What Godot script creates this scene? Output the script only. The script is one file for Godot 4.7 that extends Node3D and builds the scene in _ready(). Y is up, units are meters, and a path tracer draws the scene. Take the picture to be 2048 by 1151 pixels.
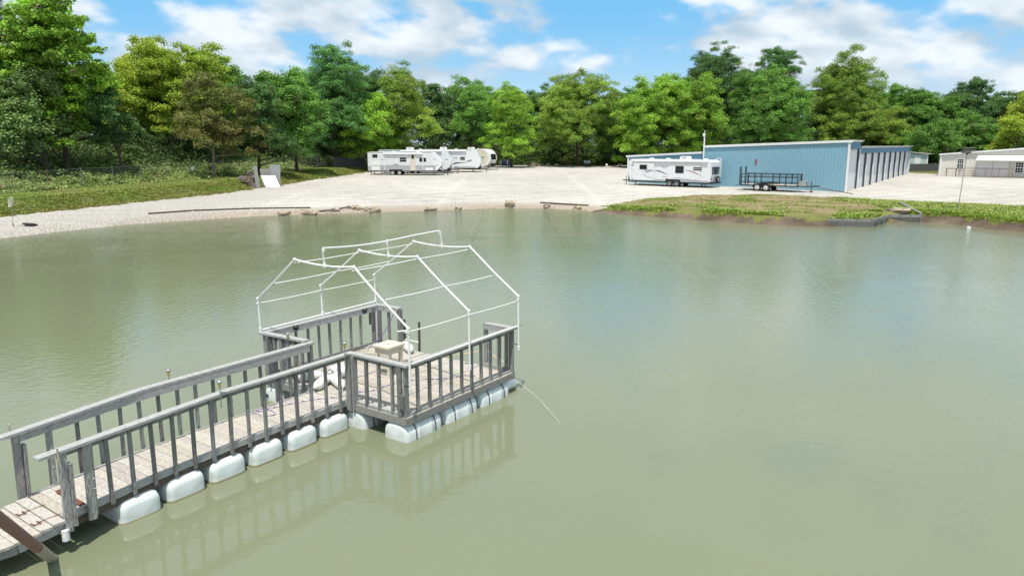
extends Node3D
# A farm pond with a floating dock, a gravel lot with parked trailers, storage sheds and a tree line.
# Metres, y up, water surface at y = 0.

var rng := RandomNumberGenerator.new()
var names := {}
var M := {}
var shore := PackedVector2Array()
var toe := PackedVector2Array()
var bank_line := PackedVector2Array()
var far_line := PackedVector2Array()
var n_edge := FastNoiseLite.new()
var n_big := FastNoiseLite.new()
var n_mid := FastNoiseLite.new()
var dock: Node3D

# ------------------------------------------------------------------ names and tags
func numbered(called: String) -> String:
	if not names.has(called):
		names[called] = 0
		return called
	names[called] += 1
	return "%s_%03d" % [called, names[called]]

func tag(o: Node, label: String, category: String, group := "") -> void:
	o.set_meta("label", label)
	o.set_meta("category", category)
	if group != "":
		o.set_meta("group", group)

func thing(called: String, label: String, category: String, at := Vector3.ZERO, turn := 0.0, group := "") -> Node3D:
	var o := Node3D.new()
	o.name = numbered(called)
	add_child(o)
	o.position = at
	o.rotation.y = turn
	tag(o, label, category, group)
	return o

func part(parent: Node, called: String, mesh: Mesh, mat: Material, at := Transform3D()) -> MeshInstance3D:
	var o := MeshInstance3D.new()
	if parent == self:
		o.name = numbered(called)
	else:
		var k := 0
		var nm := called
		while parent.has_node(NodePath(nm)):
			k += 1
			nm = "%s_%03d" % [called, k]
		o.name = nm
	o.mesh = mesh
	if mat:
		o.material_override = mat
	o.transform = at
	parent.add_child(o, true)
	return o

func struct(called: String, mesh: Mesh, mat: Material) -> MeshInstance3D:
	var o := part(self, called, mesh, mat)
	o.set_meta("kind", "structure")
	return o

# fast counter for things with hundreds of parts
var counts := {}
func piece(parent: Node, called: String, mesh: Mesh, mat: Material, at := Transform3D()) -> MeshInstance3D:
	var key := str(parent.get_instance_id()) + called
	var k: int = counts.get(key, 0)
	counts[key] = k + 1
	var o := MeshInstance3D.new()
	o.name = called if k == 0 else "%s_%03d" % [called, k]
	o.mesh = mesh
	o.material_override = mat
	o.transform = at
	parent.add_child(o, true)
	return o

# ------------------------------------------------------------------ meshes
func at(x: float, y: float, z: float) -> Transform3D:
	return Transform3D(Basis(), Vector3(x, y, z))

# a box whose grain runs along x; tint is a linear vertex colour
func box(size: Vector3, tint := Color(1, 1, 1)) -> ArrayMesh:
	var h := size * 0.5
	var ou := rng.randf() * 9.0
	var ov := rng.randf() * 9.0
	var v := PackedVector3Array()
	var n := PackedVector3Array()
	var uv := PackedVector2Array()
	var c := PackedColorArray()
	var idx := PackedInt32Array()
	for f in 6:
		var ax := f / 2
		var sg := 1.0 if f % 2 == 0 else -1.0
		var nn := Vector3.ZERO
		nn[ax] = sg
		var a := (ax + 1) % 3
		var b := (ax + 2) % 3
		var b0 := v.size()
		for k in 4:
			var p := Vector3.ZERO
			p[ax] = h[ax] * sg
			p[a] = h[a] * (1.0 if k == 1 or k == 2 else -1.0)
			p[b] = h[b] * (1.0 if k >= 2 else -1.0)
			v.append(p)
			n.append(nn)
			c.append(tint)
			if ax == 0:
				uv.append(Vector2(p.y * 0.4 + ou, p.z + ov))
			elif ax == 1:
				uv.append(Vector2(p.x + ou, p.z + ov))
			else:
				uv.append(Vector2(p.x + ou, p.y + ov + 0.3))
		if sg > 0:
			idx.append_array([b0, b0 + 2, b0 + 1, b0, b0 + 3, b0 + 2])
		else:
			idx.append_array([b0, b0 + 1, b0 + 2, b0, b0 + 2, b0 + 3])
	return arr(v, n, uv, c, idx)

func arr(v: PackedVector3Array, n: PackedVector3Array, uv: PackedVector2Array, c: PackedColorArray, idx: PackedInt32Array) -> ArrayMesh:
	var a := []
	a.resize(Mesh.ARRAY_MAX)
	a[Mesh.ARRAY_VERTEX] = v
	a[Mesh.ARRAY_NORMAL] = n
	if uv.size():
		a[Mesh.ARRAY_TEX_UV] = uv
	if c.size():
		a[Mesh.ARRAY_COLOR] = c
	a[Mesh.ARRAY_INDEX] = idx
	var m := ArrayMesh.new()
	m.add_surface_from_arrays(Mesh.PRIMITIVE_TRIANGLES, a)
	return m

# frame with x from a to b, y as near "up" as it can be
func along(a: Vector3, b: Vector3, up := Vector3.UP) -> Transform3D:
	var x := (b - a).normalized()
	if absf(x.dot(up)) > 0.98:
		up = Vector3(0, 0, -1)
	var z := x.cross(up).normalized()
	var y := z.cross(x)
	return Transform3D(Basis(x, y, z), (a + b) * 0.5)

func beam(parent: Node, called: String, a: Vector3, b: Vector3, wide: float, high: float, mat: Material, tint := Color(1, 1, 1), up := Vector3.UP) -> MeshInstance3D:
	return piece(parent, called, box(Vector3(a.distance_to(b), high, wide), tint), mat, along(a, b, up))

# tube through points, closed ends
func tube(pts: Array, radii: Array, sides := 10, st: SurfaceTool = null) -> SurfaceTool:
	if st == null:
		st = SurfaceTool.new()
		st.begin(Mesh.PRIMITIVE_TRIANGLES)
	var rings := []
	var prev := Vector3.ZERO
	for i in pts.size():
		var d: Vector3
		if i == 0:
			d = pts[1] - pts[0]
		elif i == pts.size() - 1:
			d = pts[i] - pts[i - 1]
		else:
			d = (pts[i + 1] - pts[i]).normalized() + (pts[i] - pts[i - 1]).normalized()
		d = d.normalized()
		var ref := prev
		if ref == Vector3.ZERO:
			ref = Vector3.RIGHT if absf(d.x) < 0.9 else Vector3.UP
		var s := (ref - d * ref.dot(d)).normalized()
		prev = s
		var t := d.cross(s)
		var ring := []
		for k in sides:
			var an := TAU * k / sides
			ring.append([pts[i] + (s * cos(an) + t * sin(an)) * radii[i], s * cos(an) + t * sin(an)])
		rings.append(ring)
	var run := 0.0
	for i in pts.size() - 1:
		var step: float = pts[i].distance_to(pts[i + 1])
		for k in sides:
			var k2 := (k + 1) % sides
			var q := [rings[i][k], rings[i][k2], rings[i + 1][k2], rings[i + 1][k]]
			var uvs := [Vector2(run, float(k) / sides), Vector2(run, float(k + 1) / sides), Vector2(run + step, float(k + 1) / sides), Vector2(run + step, float(k) / sides)]
			for j in [0, 2, 1, 0, 3, 2]:
				st.set_normal(q[j][1])
				st.set_uv(uvs[j])
				st.add_vertex(q[j][0])
		run += step
	for e in [0, pts.size() - 1]:
		var nn: Vector3 = (pts[0] - pts[1]).normalized() if e == 0 else (pts[e] - pts[e - 1]).normalized()
		for k in range(1, sides - 1):
			var o := [0, k, k + 1] if e == 0 else [0, k + 1, k]
			for j in o:
				st.set_normal(nn)
				st.set_uv(Vector2(0.5, 0.5))
				st.add_vertex(rings[e][j][0])
	return st

func pipe(parent: Node, called: String, pts: Array, r: float, mat: Material, sides := 10) -> MeshInstance3D:
	var rr := []
	for p in pts:
		rr.append(r)
	return piece(parent, called, tube(pts, rr, sides).commit(), mat)

# solid of revolution about x: profile of Vector2(x, radius); power > 2 squares the section
func lathe(profile: Array, sides := 20, power := 2.0, sy := 1.0, sz := 1.0) -> ArrayMesh:
	var v := PackedVector3Array()
	var uv := PackedVector2Array()
	for i in profile.size():
		for k in sides + 1:
			var an := TAU * k / sides
			var c := cos(an)
			var s := sin(an)
			var rr := pow(pow(absf(c), power) + pow(absf(s), power), -1.0 / power)
			v.append(Vector3(profile[i].x, c * rr * profile[i].y * sy, s * rr * profile[i].y * sz))
			uv.append(Vector2(profile[i].x, float(k) / sides * 2.0))
	var st := SurfaceTool.new()
	st.begin(Mesh.PRIMITIVE_TRIANGLES)
	st.set_smooth_group(0)
	for i in profile.size() - 1:
		for k in sides:
			var a := i * (sides + 1) + k
			var b := a + sides + 1
			for j in [a, b, b + 1, a, b + 1, a + 1]:
				st.set_uv(uv[j])
				st.add_vertex(v[j])
	st.index()
	st.generate_normals()
	return st.commit()

# polygon in x,y (counter-clockwise seen from +z) pushed from z0 to z1
func prism(poly: PackedVector2Array, z0: float, z1: float, st: SurfaceTool = null) -> SurfaceTool:
	if st == null:
		st = SurfaceTool.new()
		st.begin(Mesh.PRIMITIVE_TRIANGLES)
	if Geometry2D.is_polygon_clockwise(poly):
		poly = poly.duplicate()
		poly.reverse()
	st.set_smooth_group(-1)
	var tri := Geometry2D.triangulate_polygon(poly)
	for i in range(0, tri.size(), 3):
		var a := poly[tri[i]]
		var b := poly[tri[i + 1]]
		var c := poly[tri[i + 2]]
		if (b - a).cross(c - a) < 0:
			var w := b
			b = c
			c = w
		for p in [a, c, b]:
			st.set_uv(p)
			st.add_vertex(Vector3(p.x, p.y, z1))
		for p in [a, b, c]:
			st.set_uv(p)
			st.add_vertex(Vector3(p.x, p.y, z0))
	var run := 0.0
	for i in poly.size():
		var a := poly[i]
		var b := poly[(i + 1) % poly.size()]
		var l := a.distance_to(b)
		var q := [Vector3(a.x, a.y, z0), Vector3(b.x, b.y, z0), Vector3(b.x, b.y, z1), Vector3(a.x, a.y, z1)]
		var u := [Vector2(run, z0), Vector2(run + l, z0), Vector2(run + l, z1), Vector2(run, z1)]
		for j in [0, 2, 1, 0, 3, 2]:
			st.set_uv(u[j])
			st.add_vertex(q[j])
		run += l
	return st

func prism_mesh(poly: Array, z0: float, z1: float) -> ArrayMesh:
	var st := prism(PackedVector2Array(poly), z0, z1)
	st.generate_normals()
	return st.commit()

func blob(r: Vector3, rough: float, seed_: int, rings := 7, sides := 10) -> ArrayMesh:
	var nz := FastNoiseLite.new()
	nz.seed = seed_
	nz.frequency = 0.9
	nz.fractal_octaves = 3
	var st := SurfaceTool.new()
	st.begin(Mesh.PRIMITIVE_TRIANGLES)
	st.set_smooth_group(-1)
	var pt := func(i: int, k: int) -> Vector3:
		var th := PI * i / rings
		var ph := TAU * (k % sides) / sides
		var d := Vector3(sin(th) * cos(ph), cos(th), sin(th) * sin(ph))
		# flattened facets like broken rock
		var q := Vector3(signf(d.x) * pow(absf(d.x), 0.7), signf(d.y) * pow(absf(d.y), 0.7), signf(d.z) * pow(absf(d.z), 0.7))
		return q * r * (1.0 + rough * nz.get_noise_3dv(d * 1.6))
	for i in rings:
		for k in sides:
			var a: Vector3 = pt.call(i, k)
			var b: Vector3 = pt.call(i, k + 1)
			var c: Vector3 = pt.call(i + 1, k + 1)
			var d: Vector3 = pt.call(i + 1, k)
			if i > 0:
				for p in [a, c, b]:
					st.add_vertex(p)
			if i < rings - 1:
				for p in [a, d, c]:
					st.add_vertex(p)
	st.generate_normals()
	return st.commit()

# ------------------------------------------------------------------ materials
func noise_tex(freq: float, octaves: int, lo: Color, hi: Color, seed_: int, size := 512, kind := FastNoiseLite.TYPE_SIMPLEX_SMOOTH, ramp_pts := []) -> NoiseTexture2D:
	var n := FastNoiseLite.new()
	n.noise_type = kind
	n.frequency = freq
	n.fractal_octaves = octaves
	n.seed = seed_
	var t := NoiseTexture2D.new()
	t.width = size
	t.height = size
	t.seamless = true
	t.noise = n
	var g := Gradient.new()
	g.set_color(0, lo.linear_to_srgb())
	g.set_color(1, hi.linear_to_srgb())
	for q in ramp_pts:
		g.add_point(q[0], (q[1] as Color).linear_to_srgb())
	t.color_ramp = g
	return t

func bump_tex(freq: float, octaves: int, strength: float, seed_: int, size := 512, kind := FastNoiseLite.TYPE_SIMPLEX_SMOOTH) -> NoiseTexture2D:
	var n := FastNoiseLite.new()
	n.noise_type = kind
	n.frequency = freq
	n.fractal_octaves = octaves
	n.seed = seed_
	var t := NoiseTexture2D.new()
	t.width = size
	t.height = size
	t.seamless = true
	t.as_normal_map = true
	t.bump_strength = strength
	t.noise = n
	return t

func mat(nm: String, lin: Color, rough := 0.8, metal := 0.0, spec := 0.5) -> StandardMaterial3D:
	var m := StandardMaterial3D.new()
	m.resource_name = nm
	m.albedo_color = lin.linear_to_srgb()
	m.roughness = rough
	m.metallic = metal
	m.metallic_specular = spec
	M[nm] = m
	return m

func grey(v: float) -> Color:
	return Color(v, v, v)

func make_materials() -> void:
	# weathered timber: fine grain along u
	var wood_t := noise_tex(0.03, 5, Color(0.36, 0.36, 0.36), Color(1.0, 1.0, 0.99), 11, 1024, FastNoiseLite.TYPE_SIMPLEX_SMOOTH, [[0.32, Color(0.62, 0.62, 0.62)], [0.5, Color(0.84, 0.84, 0.83)]])
	var wood_n := bump_tex(0.05, 4, 5.0, 12, 512)
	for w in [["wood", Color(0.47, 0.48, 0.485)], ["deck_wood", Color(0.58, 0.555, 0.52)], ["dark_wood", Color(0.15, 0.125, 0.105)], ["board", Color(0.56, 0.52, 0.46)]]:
		var m := mat(w[0], w[1], 0.85, 0, 0.3)
		m.albedo_texture = wood_t
		m.uv1_scale = Vector3(0.22, 3.2, 1)
		m.vertex_color_use_as_albedo = true
		m.normal_enabled = true
		m.normal_texture = wood_n
		m.normal_scale = 0.6
	mat("pvc", Color(0.80, 0.82, 0.83), 0.35)
	mat("drum", Color(0.69, 0.75, 0.775), 0.25)
	M.drum.albedo_texture = noise_tex(0.012, 4, Color(0.75, 0.76, 0.72), Color(1, 1, 1), 5, 256, FastNoiseLite.TYPE_SIMPLEX_SMOOTH, [[0.42, Color(0.95, 0.96, 0.94)]])
	mat("scum", Color(0.27, 0.25, 0.17), 0.9)
	mat("black", Color(0.015, 0.015, 0.017), 0.5)
	mat("black_steel", Color(0.02, 0.021, 0.025), 0.45, 0.0)
	mat("rubber", Color(0.022, 0.022, 0.022), 0.85)
	mat("steel", Color(0.45, 0.46, 0.47), 0.4, 0.9)
	mat("galv", Color(0.42, 0.44, 0.45), 0.5, 0.4)
	mat("rust", Color(0.20, 0.075, 0.045), 0.9)
	M.rust.albedo_texture = noise_tex(0.03, 4, Color(0.6, 0.55, 0.5), Color(1, 1, 1), 8, 256)
	mat("rust_pipe", Color(0.23, 0.125, 0.11), 0.85)
	mat("pale_pipe", Color(0.36, 0.33, 0.28), 0.8)
	mat("fender", Color(0.72, 0.72, 0.71), 0.45)
	mat("fender_blue", Color(0.12, 0.14, 0.19), 0.6)
	mat("stool", Color(0.66, 0.60, 0.50), 0.5)
	mat("rope_purple", Color(0.16, 0.09, 0.34), 0.9)
	mat("rope_white", Color(0.62, 0.60, 0.62), 0.9)
	mat("cord", Color(0.60, 0.50, 0.28), 0.8)
	mat("line", Color(0.72, 0.74, 0.70), 0.6)
	mat("amber", Color(0.55, 0.42, 0.12), 0.2)
	mat("white_paint", Color(0.78, 0.79, 0.80), 0.35)
	mat("trailer_white", Color(0.74, 0.77, 0.80), 0.3)
	mat("trailer_grey", Color(0.36, 0.37, 0.39), 0.4)
	mat("cream", Color(0.62, 0.57, 0.46), 0.4)
	mat("glass", Color(0.015, 0.018, 0.022), 0.08)
	mat("decal_dark", Color(0.05, 0.055, 0.075), 0.4)
	mat("decal_blue", Color(0.07, 0.10, 0.20), 0.4)
	mat("decal_red", Color(0.24, 0.025, 0.03), 0.4)
	mat("decal_grey", Color(0.32, 0.33, 0.36), 0.4)
	mat("blue_wall", Color(0.225, 0.42, 0.54), 0.45)
	mat("blue_trim", Color(0.13, 0.27, 0.42), 0.45)
	mat("roll_door", Color(0.80, 0.81, 0.83), 0.4)
	mat("jamb_shade", Color(0.05, 0.055, 0.07), 0.6)
	mat("jamb_blue", Color(0.48, 0.57, 0.68), 0.45)
	mat("wire", Color(0.20, 0.21, 0.20), 0.6, 0.3)
	mat("beige_wall", Color(0.68, 0.67, 0.61), 0.5)
	mat("shed_wall", Color(0.42, 0.50, 0.54), 0.5)
	mat("red", Color(0.42, 0.02, 0.03), 0.4)
	mat("rock", Color(0.47, 0.41, 0.33), 0.95)
	M.rock.albedo_texture = noise_tex(0.02, 4, Color(0.55, 0.5, 0.45), Color(1, 1, 1), 9, 256)
	M.rock.uv1_triplanar = true
	M.rock.uv1_scale = Vector3(1.2, 1.2, 1.2)
	mat("dark_rock", Color(0.16, 0.13, 0.125), 0.95)
	mat("bark", Color(0.085, 0.068, 0.055), 0.95)
	M.bark.albedo_texture = noise_tex(0.05, 4, Color(0.4, 0.4, 0.4), Color(1, 1, 1), 10, 256)
	M.bark.uv1_scale = Vector3(0.5, 4, 1)
	mat("pale_bark", Color(0.30, 0.26, 0.21), 0.95)
	M.pale_bark.albedo_texture = M.bark.albedo_texture
	M.pale_bark.uv1_scale = Vector3(0.5, 4, 1)
	mat("screen", Color(0.075, 0.08, 0.09), 0.9)
	var leaf := mat("leaf", Color(1, 1, 1), 0.5, 0, 0.38)
	leaf.vertex_color_use_as_albedo = true
	leaf.backlight_enabled = true
	leaf.backlight = Color(0.75, 0.75, 0.45)
	leaf.cull_mode = BaseMaterial3D.CULL_DISABLED
	var gr := mat("blade", Color(1, 1, 1), 0.7, 0, 0.3)
	gr.vertex_color_use_as_albedo = true
	gr.backlight_enabled = true
	gr.backlight = Color(0.5, 0.5, 0.4)
	gr.cull_mode = BaseMaterial3D.CULL_DISABLED
	# grounds: vertex colour carries the tone, texture the grain
	var gt := noise_tex(0.09, 4, Color(0.42, 0.41, 0.40), Color(1.08, 1.08, 1.08), 21, 1024, FastNoiseLite.TYPE_CELLULAR, [[0.5, Color(0.9, 0.89, 0.87)]])
	var gv := mat("gravel", Color(1, 1, 1), 0.95, 0, 0.2)
	gv.albedo_texture = gt
	gv.uv1_scale = Vector3(0.075, 0.075, 1)
	gv.vertex_color_use_as_albedo = true
	gv.normal_enabled = true
	gv.normal_texture = bump_tex(0.1, 3, 10.0, 22, 512, FastNoiseLite.TYPE_CELLULAR)
	gv.normal_scale = 0.9
	var tt := noise_tex(0.05, 5, Color(0.45, 0.45, 0.42), Color(1, 1, 1), 23, 512)
	var tf := mat("turf", Color(1, 1, 1), 0.95, 0, 0.15)
	tf.albedo_texture = tt
	tf.uv1_scale = Vector3(0.3, 0.3, 1)
	tf.vertex_color_use_as_albedo = true
	tf.normal_enabled = true
	tf.normal_texture = bump_tex(0.12, 3, 12.0, 24, 512)
	# murky pond
	var wa := mat("water", Color(0.178, 0.200, 0.128), 0.03, 0, 0.42)
	wa.normal_enabled = true
	wa.normal_texture = bump_tex(0.012, 5, 6.0, 31, 1024)
	wa.normal_scale = 0.2
	wa.uv1_scale = Vector3(0.21, 0.36, 1)
	# faint dirt and fading on painted metal and plastic
	var dirt := noise_tex(0.02, 5, Color(0.72, 0.72, 0.70), Color(1, 1, 1), 41, 512, FastNoiseLite.TYPE_SIMPLEX_SMOOTH, [[0.4, Color(0.93, 0.93, 0.92)]])
	for nm in ["blue_wall", "beige_wall", "roll_door", "trailer_white", "white_paint", "pvc", "blue_trim", "galv", "fender", "stool"]:
		M[nm].albedo_texture = dirt
		M[nm].uv1_triplanar = true
		M[nm].uv1_world_triplanar = true
		M[nm].uv1_scale = Vector3(0.9, 0.16, 0.9) if "wall" in nm or "door" in nm else Vector3(1.1, 0.6, 1.1)

# ------------------------------------------------------------------ terrain
func poly_dist(p: Vector2, line: PackedVector2Array) -> float:
	# signed distance to an open line: positive on its left side when walking along it (in x, z with z away = negative)
	var best := 1e9
	var sgn := 1.0
	for i in line.size() - 1:
		var a := line[i]
		var ab := line[i + 1] - a
		var t := clampf((p - a).dot(ab) / ab.length_squared(), 0, 1)
		var d := p.distance_squared_to(a + ab * t)
		if d < best - 1e-9:
			best = d
			sgn = 1.0 if ab.cross(p - a) < 0 else -1.0
	return sqrt(best) * sgn

func ramp(d: float, xs: Array, ys: Array) -> float:
	if d <= xs[0]:
		return ys[0] + (d - xs[0]) * 0.3
	for i in xs.size() - 1:
		if d < xs[i + 1]:
			return lerpf(ys[i], ys[i + 1], (d - xs[i]) / (xs[i + 1] - xs[i]))
	return ys[-1]

const RX := [0.0, 0.6, 2.0, 6.0, 12.0, 20.0, 30.0, 45.0, 70.0, 120.0]
const RY := [0.0, 0.13, 0.3, 0.5, 0.72, 0.92, 1.05, 1.28, 1.5, 1.7]

# [height, distance from the water, distance behind the foot of the grass berm]
func ground_at(x: float, z: float) -> Array:
	var p := Vector2(x, z)
	var d := poly_dist(p, shore)
	var inside := Geometry2D.is_point_in_polygon(p, shore)
	d = -absf(d) if inside else absf(d)
	var h := ramp(d, RX, RY)
	var db := -99.0
	if x < -14.0:
		db = poly_dist(p, toe)
		if db > 0 and d > 0:
			h += 0.68 * smoothstep(0.0, 3.8, db) * smoothstep(-125.0, -98.0, z) + 0.12 * n_mid.get_noise_2d(x * 2.0, z * 2.0) * smoothstep(0.5, 2.5, db)
	var db2 := -99.0
	if x > 4.0 and z > -75.0:
		db2 = poly_dist(p, bank_line)
		if db2 > 0 and d > -0.5:
			h += (0.34 * smoothstep(0.0, 0.8, d) * (1.0 - 0.75 * smoothstep(2.0, 10.0, d)) * smoothstep(6.0, 13.0, x) + 0.06 * n_mid.get_noise_2d(x * 3.0, z * 3.0)) * smoothstep(0.0, 1.5, db2)
	h += 0.04 * n_mid.get_noise_2d(x, z) * smoothstep(1.0, 6.0, d)
	return [h, d, db, db2]

func gy(x: float, z: float) -> float:
	return ground_at(x, z)[0]

func setup_lines() -> void:
	n_edge.frequency = 0.35
	n_edge.seed = 3
	n_edge.fractal_octaves = 3
	n_big.frequency = 0.05
	n_big.seed = 4
	n_mid.frequency = 0.12
	n_mid.seed = 5
	shore = PackedVector2Array([Vector2(-36, -18), Vector2(-32, -31), Vector2(-28.5, -40.4), Vector2(-26.9, -44), Vector2(-25.2, -47.5), Vector2(-23.1, -49.4), Vector2(-20.9, -51.4), Vector2(-18.5, -53.4), Vector2(-16.5, -54.1), Vector2(-14.3, -55.2), Vector2(-10.5, -56.4), Vector2(-6.5, -57.8), Vector2(-1.1, -60.2), Vector2(2.5, -60), Vector2(5.2, -58.4), Vector2(8.7, -54), Vector2(12.1, -51), Vector2(16, -47.6), Vector2(18.8, -46.4), Vector2(20.8, -46.2), Vector2(22.7, -46.8), Vector2(24.8, -48.6), Vector2(27, -49.2), Vector2(28.8, -47.7), Vector2(29.4, -45.1), Vector2(30.4, -42.5), Vector2(34, -35), Vector2(38, -20), Vector2(32, -3), Vector2(15, 6), Vector2(0, 3), Vector2(-10.2, -3.6), Vector2(-20, -5), Vector2(-30, -9), Vector2(-36, -18)])
	toe = PackedVector2Array([Vector2(-60, -14), Vector2(-40, -30), Vector2(-34.6, -44), Vector2(-33.1, -47.3), Vector2(-31.6, -52.1), Vector2(-29.4, -58), Vector2(-28, -62), Vector2(-26, -67), Vector2(-25, -73), Vector2(-23.6, -83), Vector2(-22.4, -93), Vector2(-20.6, -104), Vector2(-19.5, -110), Vector2(-16, -116), Vector2(-10, -120), Vector2(-2, -133), Vector2(20, -133), Vector2(30, -128), Vector2(52, -116), Vector2(54, -98), Vector2(56, -93), Vector2(75, -84), Vector2(120, -70)])
	bank_line = PackedVector2Array([Vector2(90, -30), Vector2(45, -49), Vector2(37.3, -53.8), Vector2(32.5, -57.6), Vector2(28.2, -61), Vector2(23, -64.3), Vector2(16.7, -65), Vector2(11.3, -62.6), Vector2(7.6, -59.2), Vector2(5.6, -56.4), Vector2(5.0, -52), Vector2(4, -40)])

# several sheets that share one height grid, each a piece of the setting
func build_terrain() -> void:
	var xs := PackedFloat32Array()
	var zs := PackedFloat32Array()
	var x := -90.0
	while x < 110.0:
		xs.append(x)
		x += 1.2 if x < -42.0 or x > 50.0 else 0.42
	var z := -200.0
	while z < 30.0:
		zs.append(z)
		z += 2.0 if z < -140.0 else (0.9 if z < -72.0 else (0.36 if z < -40.0 else 1.5))
	var nx := xs.size()
	var nz := zs.size()
	var H := PackedFloat32Array()
	var info := []
	H.resize(nx * nz)
	info.resize(nx * nz)
	for j in nz:
		for i in nx:
			var g := ground_at(xs[i], zs[j])
			H[j * nx + i] = g[0]
			info[j * nx + i] = g
	var zones := {"gravel_lot": [], "berm_grass": [], "bank_grass": [], "muddy_shore": [], "forest_floor": [], "pebble_beach": []}
	for k in zones:
		zones[k] = [PackedVector3Array(), PackedVector3Array(), PackedVector2Array(), PackedColorArray(), PackedInt32Array(), {}]
	for j in nz - 1:
		for i in nx - 1:
			var g: Array = info[j * nx + i]
			var d: float = g[1]
			if d < -2.6:
				continue
			var cx := xs[i]
			var cz := zs[j]
			var e := n_edge.get_noise_2d(cx, cz)
			var zone := "gravel_lot"
			var db: float = g[2]
			var front := poly_dist(Vector2(cx, cz), toe) if db < -90.0 and cz < -80.0 else db
			if d < -0.5 and cx < 6.0:
				zone = "pebble_beach"
			elif front + e * 0.7 > 0.0 and d > 0.5:
				zone = "forest_floor" if front > 13.0 + 5.0 * e or cz < -116.0 and cx < 50.0 else "berm_grass"
			elif g[3] + e * 0.9 > 0.0:
				zone = "muddy_shore" if d < 0.55 + 0.6 * e else "bank_grass"
			elif d < 0.0:
				zone = "pebble_beach"
			var Z: Array = zones[zone]
			var q := [j * nx + i, j * nx + i + 1, (j + 1) * nx + i + 1, (j + 1) * nx + i]
			var ids := []
			for w in q:
				if not Z[5].has(w):
					Z[5][w] = Z[0].size()
					var wi: int = w % nx
					var wj: int = w / nx
					var px := xs[wi]
					var pz := zs[wj]
					Z[0].append(Vector3(px, H[w], pz))
					var i0 := maxi(wi - 1, 0)
					var i1 := mini(wi + 1, nx - 1)
					var j0 := maxi(wj - 1, 0)
					var j1 := mini(wj + 1, nz - 1)
					Z[1].append(Vector3(-(H[wj * nx + i1] - H[wj * nx + i0]) / (xs[i1] - xs[i0]), 1.0, -(H[j1 * nx + wi] - H[j0 * nx + wi]) / (zs[j1] - zs[j0])).normalized())
					Z[2].append(Vector2(px, pz))
					Z[3].append(ground_colour(zone, px, pz, info[w]))
				ids.append(Z[5][w])
			Z[4].append_array(PackedInt32Array([ids[0], ids[1], ids[2], ids[0], ids[2], ids[3]]))
	for k in zones:
		var Z: Array = zones[k]
		if Z[4].size():
			struct(k, arr(Z[0], Z[1], Z[2], Z[3], Z[4]), M.gravel if k in ["gravel_lot", "pebble_beach"] else M.turf)
	# far ground out to the horizon
	var far := SurfaceTool.new()
	far.begin(Mesh.PRIMITIVE_TRIANGLES)
	for r in [[-900, -1200, 900, -199.5], [-900, -199.5, -89.5, 400], [109, -199.5, 900, 400], [-89.5, 28.5, 109, 400]]:
		var q := [Vector3(r[0], 1.55, r[1]), Vector3(r[2], 1.55, r[1]), Vector3(r[2], 1.55, r[3]), Vector3(r[0], 1.55, r[3])]
		for j in [0, 1, 2, 0, 2, 3]:
			far.set_normal(Vector3.UP)
			far.set_uv(Vector2(q[j].x, q[j].z))
			far.set_color(Color(0.10, 0.11, 0.045))
			far.add_vertex(q[j])
	struct("far_field", far.commit(), M.turf)

func ground_colour(zone: String, x: float, z: float, g: Array) -> Color:
	var a := n_mid.get_noise_2d(x * 1.7 + 40.0, z * 1.7)
	var b := n_edge.get_noise_2d(x * 1.3, z * 1.3 + 90.0)
	var big := n_big.get_noise_2d(x, z)
	var d: float = g[1]
	match zone:
		"gravel_lot":
			var c := Color(0.615, 0.60, 0.575) * (1.0 + 0.15 * b + 0.16 * big + 0.05 * sin(x * 1.1 + z * 2.3 + 3.0 * big))
			# browner close to the water, greyer and coarser on the left beach
			var wet := clampf(1.0 - (d - 0.6) / 2.0 + 0.3 * b, 0, 1)
			c = c.lerp(Color(0.42, 0.345, 0.27), wet * (0.8 if x > -26.0 else 0.25))
			if x < -16.0 and z > -75.0:
				c = c.lerp(Color(0.47, 0.455, 0.43), 0.5 * clampf((-x - 16.0) / 8.0, 0, 1) + 0.15 * b)
			return c
		"pebble_beach":
			return Color(0.34, 0.275, 0.205) * (1.0 + 0.35 * b) if d > -0.2 else Color(0.26, 0.23, 0.15)
		"bank_grass":
			var dry := smoothstep(-0.25, 0.3, a * 0.7 + b * 0.5 + 0.12)
			if x > 27.0:
				dry *= 0.25
			dry *= smoothstep(0.8, 3.5, d)
			var c := Color(0.30, 0.33, 0.11).lerp(Color(0.50, 0.40, 0.255), dry)
			return c * (1.0 + 0.25 * b)
		"muddy_shore":
			return Color(0.26, 0.205, 0.16) * (1.0 + 0.7 * b)
		"berm_grass":
			var lush := Color(0.25, 0.30, 0.095)
			var low := clampf(1.0 - (g[2] as float) / 1.2, 0, 1) if (g[2] as float) > -50.0 else 0.0
			var c := lush.lerp(Color(0.26, 0.22, 0.11), clampf(0.35 * a + 0.6 * low + 0.25, 0, 1) * 0.8)
			return c * (1.0 + 0.2 * b)
	return Color(0.05, 0.055, 0.025).lerp(Color(0.09, 0.11, 0.03), clampf(0.5 + a, 0, 1))

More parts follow.
